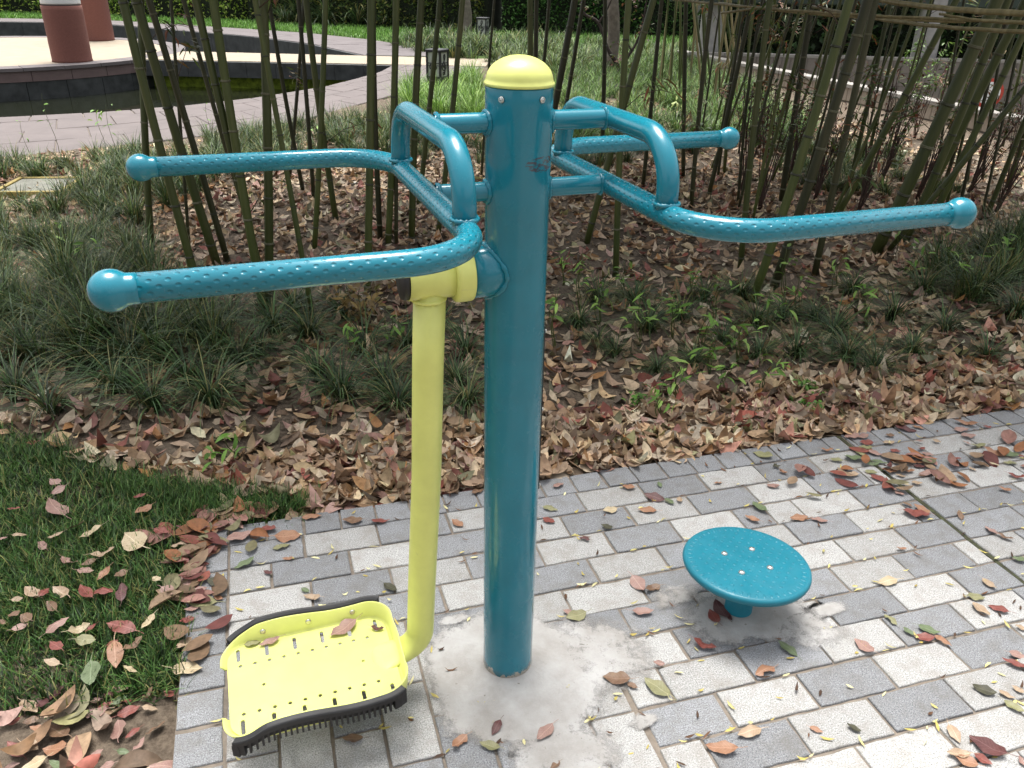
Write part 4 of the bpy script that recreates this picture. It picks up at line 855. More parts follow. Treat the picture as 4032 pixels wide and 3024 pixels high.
D_ = lambda L: [tuple(GD(*v)[:2]) for v in L]
def cov(name, L, n, a, b, w, lab, pal=COV, lean=.5, droop=1.5, ns=4): return grass_mass(name, D_(L), n, a, b, w, pal, lab, lean*.6, droop*1.25, ns=ns+1, clump=70)
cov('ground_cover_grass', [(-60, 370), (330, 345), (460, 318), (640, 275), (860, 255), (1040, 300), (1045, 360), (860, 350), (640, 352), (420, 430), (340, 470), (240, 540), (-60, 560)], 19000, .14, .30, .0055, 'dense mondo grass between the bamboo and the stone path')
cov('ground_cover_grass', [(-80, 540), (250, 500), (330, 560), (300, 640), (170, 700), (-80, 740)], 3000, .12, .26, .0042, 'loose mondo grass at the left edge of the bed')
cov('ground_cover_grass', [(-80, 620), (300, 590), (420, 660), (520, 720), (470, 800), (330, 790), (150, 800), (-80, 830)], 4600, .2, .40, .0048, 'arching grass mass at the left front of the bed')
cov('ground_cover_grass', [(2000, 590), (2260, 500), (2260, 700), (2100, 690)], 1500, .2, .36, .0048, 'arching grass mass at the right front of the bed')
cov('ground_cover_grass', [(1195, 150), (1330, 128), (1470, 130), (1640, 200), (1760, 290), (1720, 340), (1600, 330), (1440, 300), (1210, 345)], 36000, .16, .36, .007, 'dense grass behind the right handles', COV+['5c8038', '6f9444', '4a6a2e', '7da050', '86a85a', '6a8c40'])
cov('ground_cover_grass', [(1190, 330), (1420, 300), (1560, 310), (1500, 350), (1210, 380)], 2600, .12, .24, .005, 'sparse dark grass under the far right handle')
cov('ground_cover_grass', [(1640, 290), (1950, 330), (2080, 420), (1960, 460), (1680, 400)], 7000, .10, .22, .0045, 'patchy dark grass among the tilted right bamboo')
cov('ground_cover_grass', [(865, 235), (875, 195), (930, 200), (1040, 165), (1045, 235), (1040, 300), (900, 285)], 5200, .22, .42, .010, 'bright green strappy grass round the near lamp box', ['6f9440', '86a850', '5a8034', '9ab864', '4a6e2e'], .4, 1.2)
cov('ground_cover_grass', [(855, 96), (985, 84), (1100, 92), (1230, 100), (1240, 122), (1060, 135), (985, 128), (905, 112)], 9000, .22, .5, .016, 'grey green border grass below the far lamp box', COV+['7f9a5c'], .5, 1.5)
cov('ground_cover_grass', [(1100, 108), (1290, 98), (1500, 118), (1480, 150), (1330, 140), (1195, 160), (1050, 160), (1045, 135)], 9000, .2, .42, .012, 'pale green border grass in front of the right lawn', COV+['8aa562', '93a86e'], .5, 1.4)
LF = [tuple(p) for p in FOUT]+[(-1.3, 17.4), (.3, 15.6), (2.4, 15.4), (3.2, 18), (5.5, 21), (-1.2, 21.6), (-8.2, 24), (-20, 26.6)]
grass_mass('lawn_grass', LF, 30000, .05, .13, .022, ['5c8a34', '6a9a3c', '4f7a2c', '7aaa4a', '86ae5c'], 'bright green lawn beyond the pond and path', .5, .8, ns=2)
# grass tufts one can tell apart
TUFTM = {}
def tuft_me(i):
    if i not in TUFTM:
        n = [120, 150, 100, 170][i % 4]; r = np.abs(rng.normal(0, .02, n)); a = rng.uniform(0, 6.28, n); P = np.c_[r*np.cos(a), r*np.sin(a), np.zeros(n)]
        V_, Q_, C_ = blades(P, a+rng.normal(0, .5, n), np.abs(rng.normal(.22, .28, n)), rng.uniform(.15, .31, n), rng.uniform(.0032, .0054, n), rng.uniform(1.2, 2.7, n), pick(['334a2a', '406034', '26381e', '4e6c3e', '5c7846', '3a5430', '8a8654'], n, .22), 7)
        TUFTM[i] = mesh_np('grass_tuft', V_, Q_, C_); TUFTM[i].materials.append(M['grass'])
    return TUFTM[i]
TUFTS = [(60, 790, 1.1), (130, 730, 1), (200, 800, .95), (285, 800, 1.15), (330, 880, 1.0), (250, 850, .9), (410, 830, 1.1), (455, 870, 1.0), (180, 690, .9), (60, 690, .9), (330, 720, 1.0), (420, 740, 1.1), (520, 790, .95), (595, 730, 1), (560, 770, .8), (670, 740, .9), (690, 820, .9), (740, 860, 1.0), (830, 830, .95), (860, 880, .9), (790, 770, .9), (880, 760, .8), (1005, 770, .9), (1010, 880, .8), (985, 830, .8), (40, 860, .9), (110, 900, .85), (20, 640, .9), (230, 610, .9), (330, 640, .8), (120, 600, .8), (1250, 700, .7), (1330, 760, .6), (1400, 710, .8), (1470, 690, .8), (1420, 790, .5), (1560, 740, .7), (1630, 700, .8), (1720, 760, .8), (1830, 770, .9), (1890, 800, .8), (1760, 690, .7), (1930, 690, .9), (1990, 640, .9), (2060, 620, .9), (2120, 650, 1), (2190, 620, 1), (2190, 690, 1.0), (2110, 560, .9), (2190, 540, .9), (2040, 720, .8), (1840, 640, .8), (1290, 650, .8), (1370, 660, .8), (1520, 650, .8), (1600, 640, .8), (1690, 690, .8), (1800, 720, .9), (1290, 740, .6), (1500, 780, .6), (1640, 770, .7), (1970, 760, .7), (2130, 770, .7), (640, 690, .9), (500, 700, .9), (740, 700, .8), (950, 720, .8)]
tl = []
for i, (x, y, s) in enumerate(TUFTS):
    p = GD(x, y); o = obj('grass_tuft', tuft_me(i % 8)); o.location = (p[0], p[1], soil_h(p[0], p[1])[0]-.004); o.scale = (s*1.15, s*1.15, s*1.0); o.rotation_euler = (0, 0, random.uniform(0, 6.28)); tl.append((x, y, o))
for side, lab in ((0, 'arching grass tufts left of the post'), (1, 'arching grass tufts right of the post')):
    for row, (lo, hi, rn) in enumerate(((0, 700, 'far'), (700, 800, 'middle'), (800, 2000, 'near'))):
        L = sorted([(x, o) for x, y, o in tl if (x > 1100) == bool(side) and lo <= y < hi], key=lambda v: v[0])
        for i, (x, o) in enumerate(L): tag(o, '%s in the %s row of %s' % (nth(i), rn, lab), 'grass tuft', 'grass tufts in the bed')
# clumps in front of the far hedge
for i, (px, py, s) in enumerate([(1180, 95, 1.6), (1280, 100, 1.5), (1410, 105, 1.6), (1540, 108, 1.3), (1120, 95, 1.2)]):
    p = G(px, py); o = obj('grass_tuft', tuft_me(i)); o.location = (p[0], p[1], 0); o.scale = (s*2.6, s*2.6, s*2.6); o.rotation_euler = (0, 0, i); tag(o, '%s of the large pale tufts below the far hedge' % nth(i) if i < 4 else 'smaller pale tuft left of the large tufts by the far hedge', 'grass tuft', 'large tufts below the hedge')
# ------------------------------------------------------------------ bamboo
def crown_me(seed, n, rad, h):
    r_ = np.random.default_rng(seed); P = np.c_[r_.normal(0, rad*.5, n), r_.normal(0, rad*.5, n), r_.uniform(0, h, n)]; cl = r_.normal(0, rad*.6, (14, 3))*[1, 1, .6]+[0, 0, h/2]
    k = r_.integers(0, 14, n); P = np.where((r_.random(n) < .75)[:, None], cl[k]+r_.normal(0, rad*.22, (n, 3)), P)
    V_, Q_, C_ = leaves(P, r_.uniform(0, 6.28, n), r_.uniform(.1, 1.0, n), r_.normal(0, .5, n), r_.uniform(.10, .18, n), r_.uniform(.018, .030, n), r_.normal(-.2, .2, n), r_.normal(.1, .2, n), pick(['4a6a2a', '5c7e36', '3a5522', '6f9044'], n, .2), 4)
    me = mesh_np('bamboo_crown', V_, Q_, C_); me.materials.append(M['foliage']); return me
CROWN = [crown_me(50+i, 1500, .85, 1.9) for i in range(3)]
NODE = {}
def node_me(key):
    if key not in NODE: me = lathe_me('node', [(1.0, -.25), (1.14, -.12), (1.20, 0), (1.02, .10), (1.10, .22), (1.0, .38)], 12); me.materials.append(M[key]); NODE[key] = me
    return NODE[key]
BAM = []
def culm(bx, by, tx, ty, wpx, mt='bamboo', hgt=4.6, crown=True, nodes=True, bend=.0, depth_lean=0.0, base=None):
    B = G(bx, by) if base is None else np.array(base, float); B[2] = float(soil_h(B[0], B[1])[0])-.02
    hd = B[:2]-CAM[:2]; hd = np.array([*(hd/np.hypot(*hd)), 0]); d = ray(tx, ty); t = ((B-CAM)@hd)/(d@hd); T = CAM+d*t
    v = T-B; dr = v/v[2]+hd*depth_lean; r0 = wpx*depth((B+T)/2)/F/2
    root = empty('bamboo_stalk', tuple(B)); n = 26; P = []; RR = []
    for i in range(n+1):
        z = hgt*i/n; off = Vector(dr)*z; bd = bend*math.sin(math.pi*min(1, z/2.2))*.1; side = Vector((-hd[1], hd[0], 0)); P.append(off+side*bd+Vector(hd)*(.012*max(0, z-2.2)**2)); RR.append(r0*(1.04-.13*z/2.2 if z < 2.2 else max(.12, .91-.8*(z-2.2)/(hgt-2.2))))
    obj('culm', sweep_me('culm', P, RR, 10), M[mt], root)
    if nodes:
        sp = random.uniform(.17, .26)*(1 if r0 > .012 else .8); z = random.uniform(.04, .15); q = Vector((0, 0, 1)).rotation_difference(Vector(dr).normalized()).to_euler()
        while z < 2.1:
            i = z/hgt*n; k = int(i); f = i-k; p = P[k]*(1-f)+P[k+1]*f; rr = RR[k]; o = obj('node', node_me('node' if random.random() < .45 else 'bamboo_dark'), None, root); o.location = p; o.scale = (rr, rr, rr*.85); o.rotation_euler = q; z += sp*random.uniform(.88, 1.15)
    if crown:
        c = obj('crown', CROWN[len(BAM) % 3], None, root); c.location = P[int(n*.52)]; c.rotation_euler = (0, 0, random.uniform(0, 6.28)); c.scale = (1, 1, 1.05)
    BAM.append((bx, by, tx, ty, root)); return root
LEFT = [(597, 1023, 575, 0, 27), (821, 1275, 504, 0, 33), (862, 1060, 551, 0, 36), (900, 1040, 579, 0, 26), (745, 985, 673, 0, 13), (950, 790, 728, 0, 18), (1065, 1240, 776, 0, 30), (1043, 1252, 854, 0, 34), (1060, 1225, 1016, 0, 36), (1236, 1276, 1010, 60, 22), (1195, 760, 1071, 0, 17), (1140, 700, 1187, 0, 14), (1236, 790, 1169, 0, 17), (1325, 880, 1224, 0, 24), (1238, 1000, 1268, 100, 22), (1447, 1210, 1453, 0, 30), (1498, 960, 1488, 0, 22), (1528, 975, 1547, 0, 26), (1560, 975, 1556, 0, 16), (1620, 960, 1677, 0, 27), (1648, 800, 1724, 0, 20), (1722, 940, 1803, 0, 21), (1895, 700, 1953, 0, 10)]
MID = [(2085, 760, 2083, 0, 22), (2103, 640, 2110, 0, 18), (2112, 520, 2153, 0, 14), (2120, 740, 2256, 0, 26), (2195, 620, 2299, 0, 16), (2370, 600, 2374, 0, 17), (2424, 1095, 2496, 0, 25), (2307, 965, 2579, 0, 26), (2530, 750, 2602, 0, 16), (2690, 700, 2705, 0, 16), (2720, 830, 2819, 0, 18), (2785, 795, 2949, 0, 18)]
RIGHT = [(2915, 1061, 3050, 0, 24), (2958, 1185, 3319, 0, 36), (3044, 1128, 3401, 0, 38), (3205, 1090, 3451, 0, 27), (3075, 800, 3201, 0, 24), (3280, 870, 3711, 73, 26), (3440, 1010, 3894, 55, 48), (3590, 880, 3957, 155, 34), (3480, 1010, 4032, 337, 22), (3560, 960, 3850, 250, 30), (3650, 900, 4032, 120, 26), (2850, 690, 2927, 45, 14), (3330, 800, 3480, 120, 18), (3880, 860, 4080, 330, 20), (3130, 700, 3300, 60, 15), (3400, 700, 3560, 100, 14), (3720, 720, 3900, 150, 16), (3000, 560, 3060, 50, 12), (3960, 760, 4100, 350, 22)]
for L, nm in ((LEFT, 'l'), (MID, 'm'), (RIGHT, 'r')):
    for i, (a, b, c_, d_, w_) in enumerate(L):
        culm(a, b, c_, d_, w_, 'bamboo_dark' if (w_ < 19 and nm != 'r') or i in (3, 16) or (nm == 'r' and i in (2, 4)) else 'bamboo', crown=True, bend=random.uniform(-.3, .3), hgt=random.uniform(4.2, 5.0))
n_main = len(BAM)
for i in range(46):
    bx = random.uniform(2750, 4050); by = random.uniform(560, 900) if i % 3 else random.uniform(430, 600); ln = random.uniform(.12, .42)*(by-40)
    culm(bx, by, bx+ln, 40, random.uniform(7, 13)*(by/800)**.6, ['bamboo', 'bamboo_dark', 'bamboo'][i % 3], hgt=random.uniform(3.0, 4.2), crown=False, nodes=(i % 2 == 0), bend=random.uniform(-.6, .6))
nb = {'l': [], 'm': [], 'r': []}
for k, e in enumerate(BAM): nb['l' if k < len(LEFT) else ('m' if k < len(LEFT)+len(MID) else 'r')].append(e)
def twig_me(seed):
    r_ = random.Random(seed); P = [Vector((0, 0, 0)), Vector((.10, 0, .07)), Vector((.2, .02, .10)), Vector((.3, .03, .09))]; n = 16; t = rng.random(n)
    Pn = np.array([tuple(P[0].lerp(P[3], .3+.7*v)+Vector((0, 0, .05*math.sin(v*3)))) for v in t])+rng.normal(0, .02, (n, 3)); V_, Q_, C_ = leaves(Pn, rng.uniform(-1.2, 1.2, n), rng.uniform(.1, .9, n), rng.normal(0, .5, n), rng.uniform(.05, .10, n), rng.uniform(.008, .014, n), rng.normal(-.2, .2, n), rng.normal(.1, .2, n), pick(['4a5e2a', '5c6e34', '6e5a34', '7c4a30', '3c4c24'], n, .2), 4)
    st = sweep_me('twig', P, [.0022, .0018, .0014, .0008], 5); m1 = mesh_np('leaf_spray', V_, Q_, C_); m1.materials.append(M['foliage']); return st, m1
TW = [twig_me(i) for i in range(5)]
for k, e in enumerate(BAM):
    for j in range(1 if k < n_main else 2):
        if random.random() < (.35 if k < n_main-19 else .8):
            st, lm = TW[random.randrange(5)]; cm = next(c for c in e[4].children if c.name.startswith('culm')).data; nvs = len(cm.vertices)//11; ri = random.randrange(3, 12); z0 = cm.vertices[min(nvs-1, ri)*11].co
            o = obj('twig', st, M['red_stem'], e[4]); o.location = z0; o.rotation_euler = (0, 0, random.uniform(0, 6.28)); o.scale = (1.1,)*3; tag(obj('leaf_spray', lm, None, o), kind='stuff')
for key, lab in (('l', 'bamboo stalks left of the post, counted at ground level'), ('m', 'bamboo stalks just right of the post, counted at ground level'), ('r', 'tilted bamboo stalks at far right, counted at ground level')):
    for i, e in enumerate(sorted(nb[key], key=lambda v: v[0])): tag(e[4], '%s of the %s' % (nth(i), lab), 'bamboo', 'bamboo stalks in the bed')
# slender far canes beside the pale column
fc = []
for i in range(26):
    bx = random.uniform(2590, 2960); by = random.uniform(300, 420); lean = random.uniform(-70, 90)*(1 if bx > 2750 else .5); wpx = random.uniform(6, 10)
    B = G(bx, by); e = culm(bx, by, bx+lean, 20, wpx, 'bamboo' if i % 3 else 'bamboo_dry', hgt=random.uniform(2.6, 3.6), crown=False, nodes=False); BAM.pop(); fc.append((bx, e))
for i, (x, e) in enumerate(sorted(fc, key=lambda v: v[0])): e.name = 'bamboo_cane'; tag(e, '%s of the slender canes in front of the pale pergola column' % nth(i), 'bamboo cane', 'slender canes by the column')
# rail of tied horizontal canes
def rail(x0, y0, d0, x1, y1, d1, wpx, lab, sag=.02):
    a, b = ray(x0, y0), ray(x1, y1); A = Vector(CAM+a*d0); Bv = Vector(CAM+b*d1); n = 24; P = [A.lerp(Bv, i/n)+Vector((0, 0, -sag*math.sin(math.pi*i/n)+.0012*math.sin(i*1.9))) for i in range(n+1)]; r = wpx*.72*(d0+d1)/2/F/2
    root = empty('rail_cane', tuple(A)); tag(root, lab, 'bamboo rail', 'horizontal canes tied along the bed'); P = [p-A for p in P]; obj('cane', sweep_me('cane', P, [r*(1+.1*(i/n-.5)) for i in range(n+1)], 10), M['bamboo_dry'], root)
    dr = (P[-1]-P[0]).normalized(); q = Vector((0, 0, 1)).rotation_difference(dr).to_euler(); L = (P[-1]-P[0]).length; z = .1
    while z < L-.05: i = z/L*n; k = int(i); o = obj('node', node_me('bamboo_dry'), None, root); o.location = P[k].lerp(P[k+1], i-k); o.scale = (r*.95, r*.95, r*.5); o.rotation_euler = q; z += random.uniform(.22, .34)
rail(3380, -14, 4.3, 4250, 58, 3.1, 30, 'thick topmost cane of the horizontal rail')
rail(2650, -2, 5.6, 4250, 96, 3.45, 15, 'thin cane just under the topmost of the horizontal rail')
rail(3200, 26, 4.8, 4250, 134, 3.2, 20, 'lowest long cane of the horizontal rail', .03)
rail(2830, 12, 5.4, 3800, 86, 4.2, 14, 'straw coloured middle cane of the horizontal rail, ending left of the tilted stalks')
rail(3700, 55, 3.9, 4250, 84, 3.3, 16, 'short cane wedged in the right end of the horizontal rail')
rail(2840, 52, 5.4, 3060, 22, 5.0, 13, 'short broken cane sticking up at the rail\'s left end', 0)
# ------------------------------------------------------------------ young plants and shrubs in the bed
def shrub(name, p, stems, h, leafn, Ll, Lw, pal, stemmat, label, cat_, spread=.25, leaf_lo=.35, rs=.003, droop=.3, grp_=None, lean=None):
    root = empty(name, (p[0], p[1], float(soil_h(p[0], p[1])[0])-.005)); tag(root, label, cat_, grp_); pts = []
    for k in range(stems):
        a = random.uniform(0, 6.28); sp = random.uniform(.1, 1)*spread; hh = h*random.uniform(.65, 1); P = []
        for i in range(7): f = i/6; P.append(Vector((math.cos(a)*sp*f**1.3+(lean[0]*f if lean else 0)+.01*math.sin(f*7+k), math.sin(a)*sp*f**1.3+(lean[1]*f if lean else 0), hh*f)))
        obj('stem', sweep_me('stem', P, [rs*(1-.55*i/6) for i in range(7)], 6), M[stemmat], root); pts += [P[3].lerp(P[6], random.random()) if leaf_lo > .4 else P[1].lerp(P[6], random.random()**.7) for _ in range(max(1, leafn//stems))]
    N = len(pts); yaw = rng.uniform(0, 6.28, N); Pn = np.array([tuple(v) for v in pts])+np.c_[np.cos(yaw), np.sin(yaw), np.zeros(N)]*(Ll*.5)+rng.normal(0, Ll*.3, (N, 3))*[1, 1, .5]; Pn[:, 2] = np.maximum(Pn[:, 2], .01)
    V_, Q_, C_ = leaves(Pn, yaw, rng.normal(droop, .35, N), rng.normal(0, .4, N), rng.uniform(.7, 1.2, N)*Ll, rng.uniform(.8, 1.2, N)*Lw, rng.normal(-.2, .2, N), rng.normal(.2, .2, N), pick(pal, N, .15), 5)
    obj('leaves', mesh_np('leaves', V_, Q_, C_), M['foliage'], root); return root
p = GD(790, 712); shrub('nandina_shrub', p, 7, .24, 110, .052, .020, ['8a7446', '97804e', '7a663c', 'a08a58', '6e6a3c'], 'red_stem', 'low golden brown leafy shrub behind the yellow swing arm', 'shrub', .2, .2)
for i, (x, y, h, ln, lab) in enumerate([(1640, 460, .95, (.03, .1), 'dark stemmed shrub with reddish leaves left of the tilted bamboo'), (1850, 470, 1.0, (.12, .1), 'dark stemmed shrub with sparse leaves amid the tilted bamboo'), (1980, 430, 1.0, (.2, .1), 'dark stemmed leafy shrub before the round sign'), (2090, 420, .9, (.2, .05), 'rightmost dark stemmed shrub by the low wall'), (1760, 430, .7, (.1, .1), 'small dark stemmed shrub under the right bamboo'), (1600, 420, .85, (.04, .1), 'leftmost dark stemmed shrub, behind the far right ball end'), (1900, 400, .9, (.15, .1), 'dark stemmed shrub with thin leaves near the low wall, amid tilted stalks'), (2150, 460, 1.0, (.15, .0), 'dark stemmed shrub at the right photo edge, nearest the camera'), (1700, 400, .8, (.1, .1), 'tall dark stemmed shrub behind the near right handle')]):
    shrub('nandina_shrub', GD(x, y), 14, h, 200, .05, .016, ['5c3a26', '6a5a2e', '4a5a2a', '74402c', '566a34', '3f4f26'], 'red_stem', lab, 'shrub', .22, .45, .0045, .2, 'dark stemmed shrubs', ln)
shrub('leafy_shrub', GD(1975, 300), 8, 1.15, 260, .06, .02, ['5a7a34', '6c8c40', '486428'], 'red_stem', 'fresh green leafed shrub in front of the low wall', 'shrub', .35, .45, .004, .3)
shrub('leafy_shrub', GD(1490, 330), 4, .32, 46, .10, .03, ['4a6a30', '5c7c3c', '3c5526'], 'red_stem', 'broad leafed seedling under the far right handle', 'shrub', .15, .3, .004, .3)
shrub('leafy_shrub', GD(1468, 262), 2, .28, 16, .10, .028, ['9aa860', 'a8b470'], 'bamboo', 'pale yellow green young plant beside the far right ball end', 'shrub', .05, .6, .004, .5)
SEED = [(130, 340, .5, 4), (230, 335, .42, 5), (255, 360, .4, 6), (62, 330, .35, 3), (335, 330, .4, 3), (460, 310, .4, 4), (150, 600, .28, 6), (205, 640, .25, 8), (1250, 680, .30, 10), (1195, 760, .3, 9), (1420, 900, .16, 8), (1460, 860, .18, 10), (1510, 760, .25, 8), (1690, 640, .25, 7), (1540, 690, .22, 9), (2060, 660, .28, 8), (1930, 560, .2, 6), (760, 790, .16, 5), (460, 990, .10, 5), (520, 985, .12, 4), (1005, 660, .25, 8), (690, 330, .35, 4), (960, 690, .16, 6), (1560, 850, .16, 7), (1640, 840, .16, 9), (1215, 620, .22, 9), (1290, 700, .2, 10), (1345, 640, .2, 8), (1380, 740, .22, 12), (1450, 730, .24, 12), (1490, 660, .2, 9), (1530, 800, .18, 10), (1590, 780, .2, 11), (1660, 730, .22, 10), (1720, 680, .2, 9), (1800, 640, .2, 8), (1870, 700, .2, 9), (1960, 620, .22, 9), (2040, 590, .2, 8), (2140, 600, .24, 9), (850, 760, .14, 8)]
sl_ = []
for x, y, h, n_ in SEED: sl_.append((x, y, shrub('seedling', GD(x, y), 1 if n_ < 7 else 3, h*1.15, int(n_*1.4), .062, .015, ['6f9a3c', '82ac4a', '5a8030', '96b85c'], 'bamboo', 'x', 'seedling', .05, .5, .0026, .1, 'young green seedlings')))
for side, lab in ((0, 'thin green seedlings left of the post'), (1, 'thin green seedlings right of the post')):
    for i, (x, y, o) in enumerate(sorted([e for e in sl_ if (e[0] > 1100) == bool(side)], key=lambda v: v[0])): tag(o, '%s of the %s' % (nth(i), lab), 'seedling')
for i, (x, y) in enumerate([(1400, 870), (1760, 850), (1740, 880)]):   # low weeds by the paving edge
    shrub('weed', GD(x, y), 5, .07, 60, .026, .012, ['5c8a34', '6f9c40', '4a742a'], 'bamboo', ['small bright weed at the paving edge right of the post', 'low green weed patch behind the disc, farther from the paving', 'low green weed patch behind the disc, nearer the paving'][i], 'weed', .09, .2, .0015, .3, 'low weeds')
# ------------------------------------------------------------------ lamp boxes with treble clefs
def lamp_box(x, y, rz, s, label, number=None):
    root = empty('lamp_box', (x, y, .06), rz); root.scale = (s, s, s); tag(root, label, 'garden lamp'); w_ = .105
    obj('base', box_me('base', -w_, w_, -w_, w_, 0, .22, .004), M['black_iron'], root)
    for sx in (-1, 1):
        for sy in (-1, 1): obj('corner_post', box_me('corner_post', sx*w_-.012*(sx > 0)*2, sx*w_+.024*(sx < 0), sy*w_-.024*(sy > 0), sy*w_+.024*(sy < 0), .22, .50), M['black_iron'], root)
    obj('lid', box_me('lid', -w_-.006, w_+.006, -w_-.006, w_+.006, .5, .535, .006), M['black_iron'], root)
    obj('lamp_panel', box_me('lamp_panel', -w_+.01, w_-.01, -w_+.01, w_-.01, .222, .498), M['frosted'], root)
    clef = [(0.012, -.105), (-.012, -.112), (-.026, -.098), (-.018, -.084), (-.004, -.09), (.004, -.10), (.012, -.07), (.006, -.02), (-.006, .05), (-.008, .085), (.004, .108), (.016, .09), (.012, .06), (-.012, .025), (-.036, -.005), (-.042, -.035), (-.020, -.060), (.012, -.060), (.032, -.038), (.026, -.012), (.004, -.002), (-.014, -.018), (-.012, -.036)]
    for f in range(4):
        a = f*math.pi/2; fr_ = empty('x') if False else None
        pth = [Vector((c[0]*1.25, -(w_-.008), .36+c[1]*1.08)) for c in clef]; fine = []
        for i in range(len(pth)-1):
            p0, p1, p2, p3 = pth[max(0, i-1)], pth[i], pth[i+1], pth[min(len(pth)-1, i+2)]
            for k in range(5): t = k/5; fine.append(.5*((2*p1)+(p2-p0)*t+(2*p0-5*p1+4*p2-p3)*t*t+(3*p1-p0-3*p2+p3)*t**3))
        m = sweep_me('treble_clef', fine+[pth[-1]], .0075, 6); o = obj('treble_clef', m, M['black_iron'], root); o.rotation_euler = (0, 0, a)
        for z in (.345, .372): o = obj('staff_line', box_me('staff_line', -w_+.02, w_-.02, -w_+.002, -w_+.010, z, z+.007), M['black_iron'], root); o.rotation_euler = (0, 0, a)
    if number:
        cu_ = bpy.data.curves.new('number', 'FONT'); cu_.body = number; cu_.size = .13; cu_.extrude = .002; cu_.align_x = 'CENTER'
        t_ = bpy.data.objects.new('tmp', cu_); COL.objects.link(t_); dg_ = bpy.context.evaluated_depsgraph_get(); dg_.update(); me = bpy.data.meshes.new_from_object(t_.evaluated_get(dg_)); bpy.data.objects.remove(t_)
        me.materials.clear(); o = obj('number', me, M['white_paint'], root); o.location = (.015, -w_-.003, .09); o.rotation_euler = (R(90), 0, 0)
p = G(1722, 395); lamp_box(p[0], p[1]+.1, R(-24), .98, 'black lamp box with treble clef panels in strappy grass, nearer one')
p = G(1900, 195); lamp_box(p[0], p[1]+.1, R(-14), 1.0, 'black lamp box numbered 167 on the grass bank, farther one', '167')
# concrete access cover in a yellow frame
p = GD(90, 420); cv = empty('access_cover', (p[0], p[1], float(soil_h(p[0], p[1])[0])), R(8)); tag(cv, 'grey access cover slab in a yellow frame in the left grass', 'access cover')
obj('cover_slab', box_me('cover_slab', -.19, .19, -.19, .19, -.02, .035, .004), M['slab_grey'], cv)
for a in range(4): o = obj('frame_bar', box_me('frame_bar', -.225, .185, -.225, -.195, -.02, .042, .003), M['yellow_frame'], cv); o.rotation_euler = (0, 0, a*math.pi/2)
# ------------------------------------------------------------------ trees, hedges, far planting
def hedge(name, x0, y0, x1, y1, thick, h, n, pal, label, lsz=.07, z0=0.0):
    L = math.hypot(x1-x0, y1-y0); root = empty(name, (x0, y0, z0), math.atan2(y1-y0, x1-x0)); tag(root, label, 'hedge')
    u = rng.uniform(0, L, n); bul = .12*np.sin(u*2.3)+.08*np.sin(u*5.1+1); face = rng.random(n); y = np.where(face < .72, -thick/2+bul-rng.normal(0, .06, n)+np.abs(rng.normal(0, .1, n)), rng.uniform(-thick/2, thick/2, n)); z = np.where(face < .72, rng.uniform(.02, h, n), h+bul*.8+rng.normal(0, .07, n))
    V_, Q_, C_ = leaves(np.c_[u, y, z], rng.uniform(0, 6.28, n), rng.normal(.3, .5, n), rng.normal(0, .7, n), lsz*rng.uniform(.7, 1.4, n), lsz*.5*rng.uniform(.7, 1.3, n), rng.normal(-.1, .2, n), rng.normal(.2, .2, n), pick(pal, n, .25), 3)
    obj('foliage', mesh_np('foliage', V_, Q_, C_), M['foliage'], root)
    k = max(4, int(L/.35)); V = []; Fc = []                      # dark core added to block the view through the leaves
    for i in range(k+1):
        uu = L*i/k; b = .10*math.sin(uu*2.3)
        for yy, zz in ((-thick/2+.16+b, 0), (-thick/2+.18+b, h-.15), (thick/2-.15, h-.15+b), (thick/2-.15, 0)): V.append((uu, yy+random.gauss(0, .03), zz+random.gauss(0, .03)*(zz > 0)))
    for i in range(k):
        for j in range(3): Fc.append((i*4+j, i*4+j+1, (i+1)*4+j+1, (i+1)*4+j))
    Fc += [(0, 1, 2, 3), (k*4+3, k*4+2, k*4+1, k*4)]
    obj('dark_core', mesh_pd('dark_core', V, Fc), M['core'], root); return root
hedge('clipped_hedge', -22, 27.2, -7.8, 25.2, 1.6, 2.4, 15000, ['a4c44a', 'bcd65a', '7ea038', 'd0e478', '5c802c'], 'yellow green hedge beyond the pond lawn, left', .10)
hedge('clipped_hedge', -8.2, 24.6, -1.2, 22.4, 1.5, 2.4, 12000, ['4a5f2a', '3a4e22', '5c7438', '6a7c3c', '84843e'], 'dark mixed hedge beyond the lawn, centre', .10)
hedge('clipped_hedge', -1.0, 22.2, 5.6, 22.0, 1.5, 2.6, 12000, ['3f6a2e', '4f7c3a', '305222', '648e46'], 'deep green hedge behind the right lawn', .10)
hedge('ivy_bank', 3.3, 17.6, 16, 16.2, 1.4, 2.6, 12000, ['2a3e22', '36502a', '20321a', '446038'], 'shadowy broad leafed planting behind the pergola columns', .17)
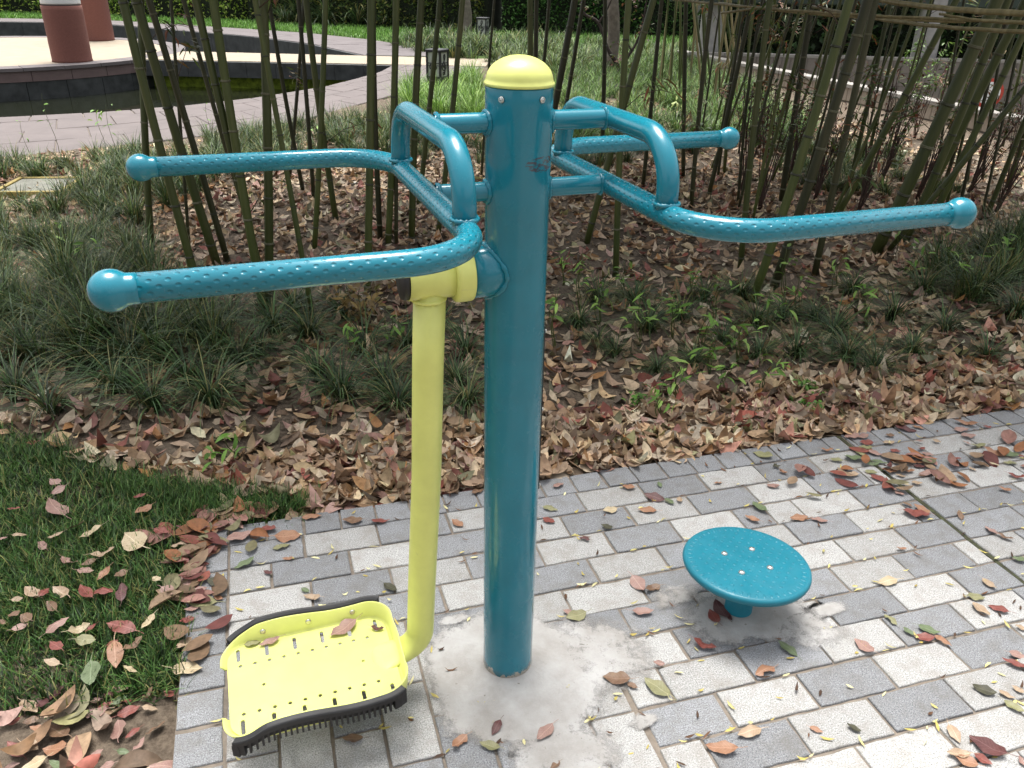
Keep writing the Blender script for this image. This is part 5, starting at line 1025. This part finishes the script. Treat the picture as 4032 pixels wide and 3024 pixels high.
def tree(name, x, y, r, h, label, mt='bark', crown_r=1.8, n=2600, ch=3.0, pal=('3f5a28', '4f6e34', '2f4620', '628040')):
    root = empty(name, (x, y, -.02)); tag(root, label, 'tree'); P = [Vector((.05*math.sin(i*.9), .04*math.sin(i*1.3), h*i/10)) for i in range(11)]
    obj('trunk', sweep_me('trunk', P, [r*(1.25-.6*i/10) if i else r*1.5 for i in range(11)], 12), M[mt], root)
    for k in range(6):
        a = k*1.05+random.random()*.5; s = P[6+k % 4]; e = s+Vector((math.cos(a)*crown_r*.7, math.sin(a)*crown_r*.7, ch*.35+random.random()*.5)); obj('limb', sweep_me('limb', [s, s.lerp(e, .5)+Vector((0, 0, .12)), e], [r*.5, r*.32, r*.12], 7), M[mt], root)
    cl = rng.normal(0, crown_r*.5, (26, 3))*[1, 1, .6]+[0, 0, h+ch*.25]; k = rng.integers(0, 26, n); Pn = cl[k]+rng.normal(0, crown_r*.2, (n, 3))
    V_, Q_, C_ = leaves(Pn, rng.uniform(0, 6.28, n), rng.normal(.3, .5, n), rng.normal(0, .6, n), rng.uniform(.07, .13, n), rng.uniform(.035, .06, n), rng.normal(-.1, .2, n), rng.normal(.2, .2, n), pick(pal, n, .25), 3)
    obj('crown', mesh_np('crown', V_, Q_, C_), M['foliage'], root); return root
p = G(1830, 148); tree('slim_tree', p[0], p[1], .11, 2.6, 'slim grey trunked tree on the bank behind the far lamp box')
p = G(2395, 290); tree('slim_tree', p[0], p[1], .085, 2.9, 'pale grey trunked tree between the bamboo, right of the post', crown_r=1.5)
p = G(2440, 300); bs = empty('flowering_shrub', (p[0], p[1], -.02)); tag(bs, 'gnarled dark flowering shrub in front of the pale trunk', 'shrub')
def seg_path(pts, r0, r1): 
    fine = []; pts = [Vector(q) for q in pts]
    for i in range(len(pts)-1):
        p0, p1, p2, p3 = pts[max(0, i-1)], pts[i], pts[i+1], pts[min(len(pts)-1, i+2)]
        for k in range(5): t = k/5; fine.append(.5*((2*p1)+(p2-p0)*t+(2*p0-5*p1+4*p2-p3)*t*t+(3*p1-p0-3*p2+p3)*t**3))
    fine.append(pts[-1]); n = len(fine)-1; return sweep_me('branch', fine, [r0+(r1-r0)*i/n for i in range(n+1)], 8)
for pts, a, b in (([(0, 0, 0), (-.05, 0, .18), (-.22, 0, .42), (-.38, .05, .78), (-.62, .1, .92), (-.72, .1, 1.3), (-.95, .1, 1.5)], .035, .012), ([(0, 0, .05), (.1, .0, .3), (.22, .03, .5), (.3, .05, .8), (.34, .05, 1.3)], .028, .01), ([(-.38, .05, .76), (-.25, 0, 1.0), (-.1, 0, 1.4)], .018, .008), ([(.15, 0, .4), (.05, .05, .62), (.12, .1, 1.0)], .016, .006)): obj('branch', seg_path(pts, a, b), M['bark_dark'], bs)
N = 240; cl = np.array([(-.1, -.05, .25), (.1, -.1, .15), (.3, 0, .7), (-.6, 0, 1.0), (.1, .1, 1.1), (.35, 0, 1.3), (-.8, .1, 1.45)]); k = rng.integers(0, 7, N); Pn = cl[k]+rng.normal(0, .1, (N, 3))
V_, Q_, C_ = leaves(Pn, rng.uniform(0, 6.28, N), rng.normal(.2, .5, N), rng.normal(0, .6, N), rng.uniform(.05, .09, N), rng.uniform(.02, .035, N), rng.normal(-.1, .2, N), rng.normal(.2, .2, N), pick(['5c3a2a', '6e4630', '5a6a30', '4a5a2a'], N, .2), 4); obj('leaves', mesh_np('leaves', V_, Q_, C_), M['foliage'], bs)
for k, pt in enumerate([(-.02, -.12, .30), (.03, -.1, .27)]):
    a = np.arange(7)*2*math.pi/7; V_, Q_, C_ = leaves(np.array(pt)[None]+np.c_[np.cos(a), np.sin(a)*.4, np.sin(a)]*.025, a, np.full(7, .5), np.zeros(7), np.full(7, .05), np.full(7, .035), np.full(7, .3), np.full(7, .2), pick(['d49aa4', 'e0b0b8'], 7, .1), 4); obj('blossom', mesh_np('blossom', V_, Q_, C_), M['foliage'], bs)
N = 60; p = np.array([G(1760+random.uniform(-40, 40), 140+random.uniform(-8, 8), .3) for _ in range(N)])

# ------------------------------------------------------------------ what stands behind the photographer (mirrored in the gloss paint)
bd = empty('apartment_block', (-2, -34, 0)); tag(bd, 'grey apartment block mirrored in the gloss of the teal handles', 'building')
mat_simple('render_grey', (.32, .31, .30), .9, .1, 1); mat_simple('window_glass', (.03, .035, .04), .08, .1, 2)
obj('wall', box_me('wall', -11, 9, -6, 0, 0, 13.5), M['render_grey'], bd); obj('roof', box_me('roof', -11.4, 9.4, -6.4, .4, 13.5, 13.9), M['coping'], bd); obj('stair_tower', box_me('stair_tower', -3, 1, -5, -1, 13.9, 16.2), M['render_grey'], bd)
for r_ in range(4):
    for c_ in range(7): o = obj('window', box_me('window', -.75, .75, -.05, .04, 0, 1.6), M['window_glass'], bd); o.location = (-9.6+2.85*c_, .02, 1.3+3.1*r_)
for i, (x, y, h, cr) in enumerate([(-13, -15, 4.2, 3.0), (12, -17, 4.6, 3.2), (-6.5, -21, 4.0, 2.6), (7, -24, 4.4, 2.8)]):
    tree('garden_tree', x, y, .2, h, ['leafy tree beyond the paving, left behind the photographer', 'leafy tree beyond the paving, right behind the photographer', 'leafy tree before the apartment block, left', 'leafy tree before the apartment block, right'][i], crown_r=cr, n=2600, ch=4.5)
